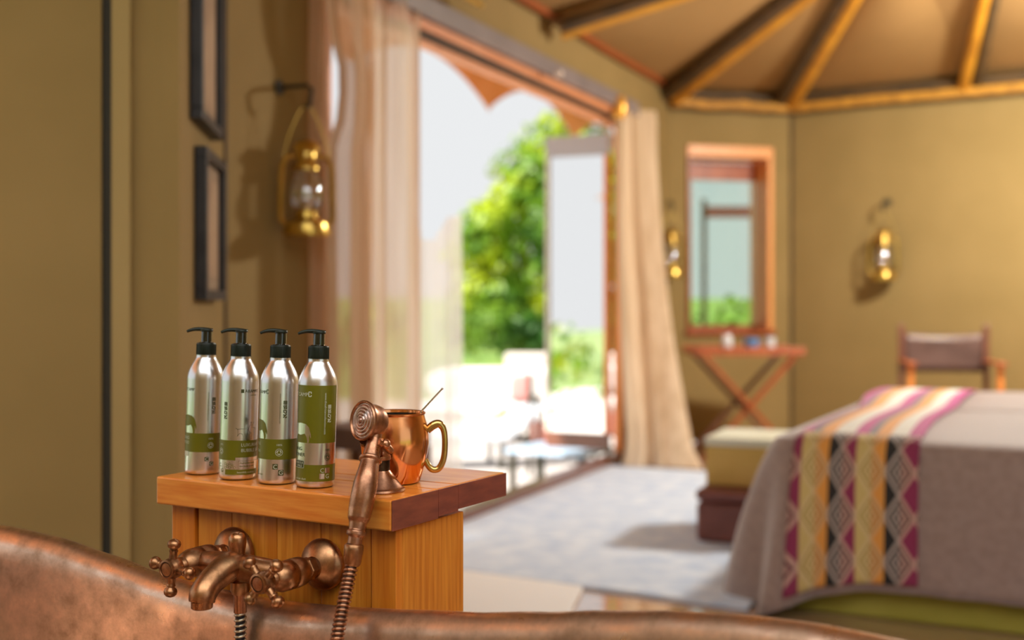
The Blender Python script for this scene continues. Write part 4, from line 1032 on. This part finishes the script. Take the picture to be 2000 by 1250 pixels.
cp = [Vector(q) for q in smoothpath([tuple(q) for q in cl_], 24)]
sl = [0]
for a, c in zip(cp, cp[1:]): sl.append(sl[-1] + (c - a).length)
T = sl[-1]
def sat(pt): return min(range(len(cp)), key=lambda i: (cp[i] - pt).length)
keys = [(0, .0135), (sl[sat(cl_[1])], .0088), (sl[sat(cl_[2])] - .009, .0108), (sl[sat(cl_[2])] - .003, .0116), (sl[sat(cl_[2])] - .001, .0150), (sl[sat(cl_[2])] + .003, .0150), (sl[sat(cl_[2])] + .0050, .0122),
        (sl[sat(cl_[3])] - .012, .0143), (sl[sat(cl_[3])], .0155), (sl[sat(cl_[3])] + .018, .0160), (sl[sat(cl_[4])], .0152), (sl[sat(cl_[4])] + .008, .0142), (sl[sat(cl_[5])] - .014, .0116), (sl[sat(cl_[5])] - .004, .0102), (sl[sat(cl_[5])] - .0025, .0124), (sl[sat(cl_[5])] + .0025, .0124), (sl[sat(cl_[5])] + .0040, .0092), (T, .0094)]
def rad_(x):
    for (a, ra), (c, rc) in zip(keys, keys[1:]):
        if x <= c: return ra + (rc - ra) * (x - a) / max(1e-9, c - a)
    return keys[-1][1]
n_ = 150; pts_ = []; j_ = 0
for i in range(n_ + 1):
    x = T * i / n_
    while j_ < len(sl) - 2 and sl[j_ + 1] < x: j_ += 1
    pts_.append(cp[j_].lerp(cp[j_ + 1], (x - sl[j_]) / max(1e-9, sl[j_ + 1] - sl[j_])))
b = MB(); b.tube(pts_, [rad_(T * i / n_) for i in range(n_ + 1)], 32); b.build('shower_handle', cop_hand, hs, smooth=True, angle=60)
fa, fb, fc = local_at(692, 1062, -.038), local_at(688, 1100, -.042), local_at(687, 1106, -.043)
b = MB(); b.tube([fa, fa.lerp(fb, .08), fa.lerp(fb, .3), fb, fc], [.0102, .0122, .0125, .0108, .0085], 28); b.build('hose_connector', cop_tap, hs, smooth=True, angle=50)

hp = [local_at(687, 1104, -.043), local_at(683, 1122, -.048), local_at(678, 1145, -.054), local_at(671, 1180, -.064), local_at(664, 1215, -.074), local_at(658, 1250, -.082), local_at(650, 1300, -.092), local_at(636, 1380, -.11)]
helix_hose('shower_hose', 'ribbed copper shower hose running down from the hand shower', hp, .0078, .0056, .0020, cop_hand, cop_dark)

# ------------------------------------------------------------------ copper mug
mc = local_at(771, 942, .128); mc.z = SH + .0005
ml = Matrix.Rotation(RZC, 3, 'Z') @ mc
mug = thing('copper_mug', 'polished copper barrel mug with brass handle on the washstand top', 'mug', (CX + ml.x, CY + ml.y, mc.z), R(4))
b = MB()
b.lathe([(.0330, .0), (.0355, .0015), (.0385, .012), (.0425, .026), (.0465, .042), (.0480, .055), (.0475, .068), (.0450, .082), (.0425, .090), (.0415, .0945), (.0430, .0955), (.0432, .0975), (.0420, .0985), (.0400, .0975), (.0395, .0940)], 64, cap1=False)
b.build('mug_body', cop_mug, mug, smooth=True, angle=50)
b = MB(); b.lathe([(.0, .004), (.036, .005), (.046, .045), (.0465, .056), (.0435, .080), (.0402, .0940)], 48, cap0=False, cap1=False); b.build('mug_lining', mat('tarnished_lining', (.22, .21, .19), rough=.35, metal=.9), mug, smooth=True)
hp2 = smoothpath([(.0455, 0, .0720, .0056), (.0540, 0, .0790, .0060), (.0620, 0, .0810, .0056), (.0675, 0, .0750, .0046), (.0700, 0, .0640, .0042), (.0702, 0, .046, .0042), (.0680, 0, .030, .0044), (.062, 0, .0185, .0046), (.054, 0, .0165, .0046), (.0475, 0, .0215, .0044), (.0425, 0, .0310, .0040)], 6)
b = MB(); b.tube([q[:3] for q in hp2], [q[3] for q in hp2], 14); b.build('mug_handle', brass_mug, mug, smooth=True)
# straw
st = thing('metal_straw', 'thin metal stirrer leaning out of the copper mug', 'stirrer', (mug.location.x, mug.location.y, mug.location.z))
b = MB(); b.tube([(-.018, -.002, .0085), (.0388, -.002, .1005), (.0665, -.002, .1305)], [.0014, .0013, .0012], 8); b.build('shaft', steel, st, smooth=True)
b = MB(); b.ball((.0668, -.002, .1308), .0017, 10, 6); b.build('tip', steel, st, smooth=True)

# ------------------------------------------------------------------ pump bottles
BR = .0265
def bend_build(name, bm, r, m, parent, th0=0.0, h0=0.0):
    """wrap flat artwork (x right, y up, metres) round the bottle; th0 is its centre angle"""
    xs = [v.co.x for v in bm.verts]
    if not xs: return None
    a, c = min(xs), max(xs); st = .0022; k = math.ceil((c - a) / st)
    for i in range(1, k):
        bmesh.ops.bisect_plane(bm, geom=bm.verts[:] + bm.edges[:] + bm.faces[:], plane_co=(a + (c - a) * i / k, 0, 0), plane_no=(1, 0, 0))
    for v in bm.verts:
        an = th0 + v.co.x / BR; y = v.co.y
        v.co = Vector((r * math.sin(an), -r * math.cos(an), h0 + y))
    bmesh.ops.recalc_face_normals(bm, faces=bm.faces)
    me = bpy.data.meshes.new(name); bm.to_mesh(me); bm.free(); me.materials.append(m)
    o = bpy.data.objects.new(name, me); COL.objects.link(o); o.parent = parent
    return o
def flat_text(s, size, align='CENTER', vertical=False, bm=None, dx=0, dy=0):
    cu = bpy.data.curves.new('t', 'FONT'); cu.body = s; cu.size = size; cu.align_x = align; cu.resolution_u = 2; cu.fill_mode = 'FRONT'
    o = bpy.data.objects.new('t', cu); COL.objects.link(o)
    dg = bpy.context.evaluated_depsgraph_get(); me = bpy.data.meshes.new_from_object(o.evaluated_get(dg))
    bm = bm or bmesh.new(); n0 = len(bm.verts); bm.from_mesh(me); bm.verts.ensure_lookup_table()
    for v in bm.verts[n0:]:
        x, y = v.co.x, v.co.y
        if vertical: x, y = y, -x          # reads downwards
        v.co = Vector((x + dx, y + dy, 0))
    bpy.data.objects.remove(o); bpy.data.curves.remove(cu); bpy.data.meshes.remove(me)
    return bm
def flat_poly(pts, bm=None, dx=0, dy=0, s=1.0):
    bm = bm or bmesh.new(); vs = [bm.verts.new((x * s + dx, y * s + dy, 0)) for x, y in pts]
    f = bm.faces.new(vs); bmesh.ops.triangulate(bm, faces=[f]); return bm
def flat_line(pts, w, bm=None, dx=0, dy=0, s=1.0):
    bm = bm or bmesh.new()
    for (x0, y0), (x1, y1) in zip(pts, pts[1:]):
        d = Vector((x1 - x0, y1 - y0, 0)) * s
        if d.length < 1e-9: continue
        n = Vector((-d.y, d.x, 0)).normalized() * w / 2; a = Vector((x0 * s + dx, y0 * s + dy, 0)); c = a + d
        bm.faces.new([bm.verts.new(q) for q in (a - n, c - n, c + n, a + n)])
    return bm
def recycle(bm=None, r=.0042):
    bm = bm or bmesh.new()
    pts = [(r * math.cos(2 * math.pi * i / 28), r * math.sin(2 * math.pi * i / 28)) for i in range(29)]
    flat_line(pts, .00055, bm)
    for k in range(3):
        a0 = R(90 + 120 * k + 10); arc = [(r * .55 * math.cos(a0 + R(14 * i)), r * .55 * math.sin(a0 + R(14 * i))) for i in range(6)]
        flat_line(arc, .0011, bm)
        ax, ay = arc[-1]; t = a0 + R(70) + math.pi / 2; n = a0 + R(70)
        flat_poly([(ax + .0011 * math.cos(n), ay + .0011 * math.sin(n)), (ax - .0011 * math.cos(n), ay - .0011 * math.sin(n)), (ax + .0014 * math.cos(t), ay + .0014 * math.sin(t))], bm)
    return bm
def crest_squares():
    """column of four small patterned squares"""
    bm = bmesh.new(); s = .0052
    pats = [["11111", "10101", "11111", "10101", "11111"], ["11011", "10110", "11011", "01101", "11011"], ["11100", "10011", "10001", "11001", "00111"], ["10011", "11110", "01100", "11001", "10111"]]
    for k, p in enumerate(pats):
        y0 = (1.5 - k) * .0062 - s / 2
        for j, row in enumerate(p):
            for i, ch in enumerate(row):
                if ch == '1':
                    c = s / 5; x = -s / 2 + i * c; y = y0 + (4 - j) * c
                    bm.faces.new([bm.verts.new(q) for q in ((x, y, 0), (x + c, y, 0), (x + c, y + c, 0), (x, y + c, 0))])
    return bm
ANIMAL = [(-1.6, .80), (-1.3, .92), (-1.0, .95), (-.6, 1.0), (-.28, .95), (-.10, .80), (-.04, .6), (.02, .42), (.02, .22), (-.03, .30), (-.05, .45), (-.08, .30), (-.07, .12), (-.09, 0), (-.17, 0), (-.18, .12), (-.22, .30), (-.33, .46), (-.6, .38), (-.85, .42), (-.95, .3), (-.96, 0), (-1.05, 0), (-1.08, .3), (-1.2, .5), (-1.4, .5), (-1.6, .55)]
def box_bm(x0, x1, y0, y1, bm=None):
    bm = bm or bmesh.new(); bm.faces.new([bm.verts.new(q) for q in ((x0, y0, 0), (x1, y0, 0), (x1, y1, 0), (x0, y1, 0))]); return bm
def band(h0, h1, parent, a0=-180, a1=180, m=None):
    bm = box_bm(BR * R(a0), BR * R(a1), h0, h1)
    return bend_build('label_band', bm, BR + .00015, m or olive_ink, parent)
R1, R2 = BR + .0003, BR + .00045

def bottle(label, dent=False):
    t = thing('pump_bottle', label, 'bottle', (0, 0, 0), 0, 'brushed metal pump bottles on the washstand')
    b = MB()
    prof_b = [(.0, .0012), (.018, .0012), (.0225, 0), (.0248, .0008), (.0262, .0035), (BR, .007), (BR, .05), (BR, .10), (BR, .1385), (.0262, .143), (.0250, .1490), (.0228, .1550), (.0198, .1610), (.0168, .1660), (.0148, .1695), (.0142, .1715), (.0142, .1745)]
    b.lathe(prof_b, 72, cap0=False)
    b.build('bottle_body', alu, t, smooth=True, angle=50)
    b = MB(); b.lathe([(.0136, .1725), (.0140, .1732), (.0140, .1905), (.0134, .1918)], 48); b.build('screw_cap', pump_m, t, smooth=True)
    rb = MB()
    for k in range(40):
        a = 2 * math.pi * k / 40; rb.tube([(.01405 * math.cos(a), .01405 * math.sin(a), .1735), (.01405 * math.cos(a), .01405 * math.sin(a), .1900)], .00035, 5)
    o = rb.build('cap_ribs', pump_m, t); o['kind'] = 'stuff'
    b = MB(); b.lathe([(.0110, .1918), (.0112, .1928), (.0080, .1935), (.0078, .2085)], 40); b.build('pump_stem', pump_gloss, t, smooth=True)
    b = MB(); b.lathe([(.0086, .2085), (.0092, .2095), (.0092, .2120), (.0080, .2128)], 32)
    nz = smoothpath([(.0090, 0, .2112, .0020), (.000, 0, .2112, .0032), (-.010, 0, .2120, .0030), (-.018, 0, .2115, .0026), (-.025, 0, .2095, .0022), (-.0285, 0, .2078, .0018)], 5)
    b.tube([q[:3] for q in nz], [q[3] for q in nz], 12); b.build('pump_nozzle', pump_m, t, smooth=True, angle=60)
    return t
def place(t, px, py_base, tilt):
    k = (px - 1000) / F; z = F * (1 - SH) / (py_base - HY); X = k * z
    t.location = (X, z, SH + 0.0006 + math.sin(tilt) * .024 * 0.5); t.rotation_euler = (0, tilt, math.atan2(-X, z))
    return t
web = 'www.theafricancollection.com'
# bottle 1: leftmost
t = bottle('leftmost of the four metal pump bottles, half of a green animal at its left edge')
band(.033, .0605, t); bend_build('animal_print', flat_poly(ANIMAL, s=.0265), R1, olive_ink, t, R(-26), .0605)
bm = recycle(); flat_text('100%', .0036, bm=bm, dy=.0085); bend_build('recycling_mark', bm, R1, cream_ink, t, R(22), .043)
bend_build('website_print', flat_text(web, .0034, vertical=True, align='CENTER'), R1, olive_dark, t, R(9), .100)
bend_build('square_crests', crest_squares(), R1, olive_dark, t, R(29), .1010)
bm = flat_text('MOISTURISING', .0062, 'RIGHT', dy=.0055); flat_text('SHAMPOO', .0062, 'RIGHT', bm=bm, dy=-.0015); bend_build('product_name', bm, R1, cream_ink, t, R(-50), .0460)
bend_build('camp_name', flat_text('SALT CAMP', .0062, 'RIGHT'), R1, olive_dark, t, R(-34), .122)
bm = box_bm(-.0065, -.0005, .0005, .0065); box_bm(.0008, .0068, -.0062, -.0002, bm); bend_build('logo_squares', bm, R1, olive_dark, t, R(18), .0195)
bm = flat_text('C', .0070, bm=None, dx=-.0035, dy=.0012); flat_text('G', .0070, bm=bm, dx=.0038, dy=-.0055); bend_build('logo_letters', bm, R2, cream_ink, t, R(18), .0195)
bend_build('white_panel', box_bm(-.012, 0, .0, .007), R1, cream_ink, t, R(-52), .0265)
place(t, 396, 924, R(1.6))
# bottle 2
t = bottle('second metal pump bottle from the left, with bubble bath lettering and animal line drawing')
band(.028, .0560, t, -180, -8); band(.032, .0560, t, -8, 180); band(.0075, .0150, t, -40, 180)
bm = recycle(); flat_text('100%', .0036, bm=bm, dy=.0085); bend_build('recycling_mark', bm, R1, cream_ink, t, R(-60), .040)
bm = flat_text('LUXURIANT', .0066, 'LEFT', dy=.0055); flat_text('BUBBLE BATH', .0066, 'LEFT', bm=bm, dy=-.0022); bend_build('product_name', bm, R1, cream_ink, t, R(8), .0420)
bend_build('square_crests', crest_squares(), R1, olive_dark, t, R(-45), .0980)
bm = box_bm(0, .0042, 0, .0052); flat_text('ARAMPO', .0062, 'LEFT', bm=bm, dx=.0056, dy=.0002); flat_text('bubble bath', .0026, 'LEFT', bm=bm, dx=.014, dy=-.0042); bend_build('camp_name', bm, R1, olive_dark, t, R(4), .1235)
dr1 = [(-.9, .95), (-.75, .86), (-.5, .9), (-.2, .88), (0, .95), (.12, .90), (.1, .8), (.2, 1.1), (.35, 1.2), (.5, 1.12), (.42, 1.0), (.55, .95), (.72, .98), (.9, .85)]
bm = flat_line(dr1, .00035, s=.018); 
for pl_ in ([(-.75, .86), (-.72, .5), (-.78, .3), (-.6, .55), (-.4, .5), (-.3, .3), (-.32, 0)], [(0, .85), (.02, .5), (-.05, .2), (0, 0)], [(.1, .8), (.25, .62), (.4, .6), (.45, .3), (.42, 0)], [(.72, .95), (.7, .5), (.75, 0)], [(.35, 1.2), (.33, 1.45), (.42, 1.3)], [(.5, 1.12), (.6, 1.4), (.66, 1.3)], [(.2, .62), (.28, .52), (.34, .6)]):
    flat_line(pl_, .00035, bm, s=.018)
bend_build('animal_drawing', bm, R1, olive_dark, t, R(26), .0565)
bm = flat_line([(0, 0), (.034, 0), (.034, .0105), (0, .0105), (0, 0)], .0003); flat_text('FRANKINCENSE', .0034, 'LEFT', bm=bm, dx=.0015, dy=.0062); flat_text('BAOBAB & LIME', .0034, 'LEFT', bm=bm, dx=.0015, dy=.0018); bend_build('scent_panel', bm, R1, olive_ink, t, R(2), .0165)
bend_build('slogan', flat_text('beautifully soothing', .0034, 'LEFT'), R1, cream_ink, t, R(-2), .0100)
bm = bmesh.new()
for i in range(9):
    cx_, cy_, r_ = .0035 * (i % 5), .0038 * (i // 5) + .0015 * (i % 2), .0016
    flat_line([(cx_ + r_ * math.cos(2 * math.pi * j / 10), cy_ + r_ * math.sin(2 * math.pi * j / 10)) for j in range(11)], .0003, bm)
bend_build('floral_print', bm, R1, olive_ink, t, R(-40), .0175)
bm = flat_text('C', .0075, dx=-.003, dy=.006); flat_text('G', .0075, bm=bm, dx=.002, dy=-.0015); bend_build('logo_letters', bm, R1, olive_ink, t, R(-58), .0120)
place(t, 463.5, 934, R(1.6))
# bottle 3
t = bottle('third metal pump bottle from the left, recycling mark on the middle of its olive band')
band(.0345, .0625, t); bend_build('animal_print', flat_poly(ANIMAL, s=.0265), R1, olive_ink, t, R(-36), .0625)
bm = recycle(r=.0048); flat_text('100%', .0038, bm=bm, dy=.0090); bend_build('recycling_mark', bm, R1, cream_ink, t, R(4), .0445)
bend_build('website_print', flat_text(web, .0034, vertical=True, align='CENTER'), R1, olive_dark, t, R(2), .105)
bend_build('square_crests', crest_squares(), R1, olive_dark, t, R(19), .1040)
bm = flat_text('MOISTURISING', .0058, 'RIGHT', dy=.0055); flat_text('BODY LOTION', .0058, 'RIGHT', bm=bm, dy=-.0045); bend_build('product_name', bm, R1, cream_ink, t, R(-62), .0480)
bm = flat_text('SALT CAMP', .0062, 'RIGHT'); flat_line([(.001, 0), (.001, .0055), (.0035, .0055), (.0035, .004)], .0008, bm); flat_line([(.001, 0), (.0035, 0), (.0035, .0015)], .0008, bm); bend_build('camp_name', bm, R1, olive_dark, t, R(-42), .125)
bm = box_bm(-.0075, -.0003, .0005, .0080); box_bm(.0003, .0078, -.0080, -.0002, bm); bend_build('logo_squares', bm, R1, olive_dark, t, R(2), .0205)
bm = flat_text('C', .0085, dx=-.0038, dy=.0012); flat_text('G', .0085, bm=bm, dx=.0041, dy=-.0068); bend_build('logo_letters', bm, R2, cream_ink, t, R(2), .0205)
bend_build('small_print', flat_text('african dust', .0034, 'RIGHT'), R1, olive_ink, t, R(-48), .0125)
place(t, 540.5, 942.5, R(1.6))
# bottle 4
t = bottle('rightmost metal pump bottle, nearest the hand shower, with a large olive green label')
band(.061, .139, t, -75, 75); band(.009, .0315, t)
bend_build('animal_print', flat_poly(ANIMAL, s=.0265), R1, alu, t, R(-17), .0613)
bm = recycle(r=.0044); flat_text('100%', .0036, bm=bm, dy=.0085); bend_build('recycling_mark', bm, R1, olive_dark, t, R(36), .0420)
bend_build('website_print', flat_text(web, .0046, vertical=True, align='CENTER'), R1, cream_ink, t, R(22), .101)
bend_build('square_crests', crest_squares(), R1, cream_ink, t, R(39), .1010)
bm = flat_text('SALT CAMP', .0072, 'RIGHT'); flat_line([(.001, 0), (.001, .0062), (.0045, .0062), (.0045, .004)], .0011, bm); flat_line([(.001, 0), (.0045, 0), (.0045, .002)], .0011, bm); bend_build('camp_name', bm, R1, cream_ink, t, R(-28), .1240)
bm = flat_text('NOURISHING', .0068, 'RIGHT', dy=.0065); flat_text('CONDITIONER', .0068, 'RIGHT', bm=bm, dx=.005, dy=-.0015); bend_build('product_name', bm, R1, olive_dark, t, R(-44), .0440)
bm = box_bm(-.02, 0, 0, .0098); bend_build('scent_panel', bm, R1, olive_dark, t, R(-36), .0270)
bm = flat_text('MARULA', .0042, 'RIGHT', dx=-.0012, dy=.0055); flat_text('SMILE', .0042, 'RIGHT', bm=bm, dx=-.003, dy=.0012); flat_line([(-.02, .0), (0, 0), (0, .0098), (-.02, .0098)], .0005, bm); bend_build('scent_lettering', bm, R2, cream_ink, t, R(-36), .0270)
bend_build('small_print', flat_text('african dust', .0042, 'RIGHT'), R1, cream_ink, t, R(-28), .0110)
bm = box_bm(-.0075, -.0003, -.0075, .0); box_bm(.0003, .0078, .0003, .0075, bm); bend_build('logo_squares', bm, R1, alu, t, R(28), .0200)
bm = flat_text('C', .0085, dx=-.0040, dy=.0012); flat_text('G', .0085, bm=bm, dx=.0041, dy=-.0068); bend_build('logo_letters', bm, R2, cream_ink, t, R(28), .0200)
place(t, 615, 949.5, R(1.6))

# ------------------------------------------------------------------ unseen lamp added above the frame to brighten bed and far walls
def pendant(loc, energy, label):
    t = thing('fill_lamp', label, 'lamp', loc)
    b = MB(); b.lathe([(.03, .16), (.10, .14), (.17, .05), (.19, 0), (.185, 0), (.165, .05), (.09, .13)], 28, cap0=False, cap1=False); b.build('lamp_shade', brass, t, smooth=True)
    b = MB(); b.tube([(0, 0, .15), (0, 0, .5)], .006, 8); b.build('cord', iron, t)
    l = point_lamp((0, 0, 0.02), energy, (1.0, .94, .84), .16); l.parent = t
    return t
pendant((3.0, 5.9, 2.5), 340, 'unseen brass hanging lamp added to brighten the bed and far walls')
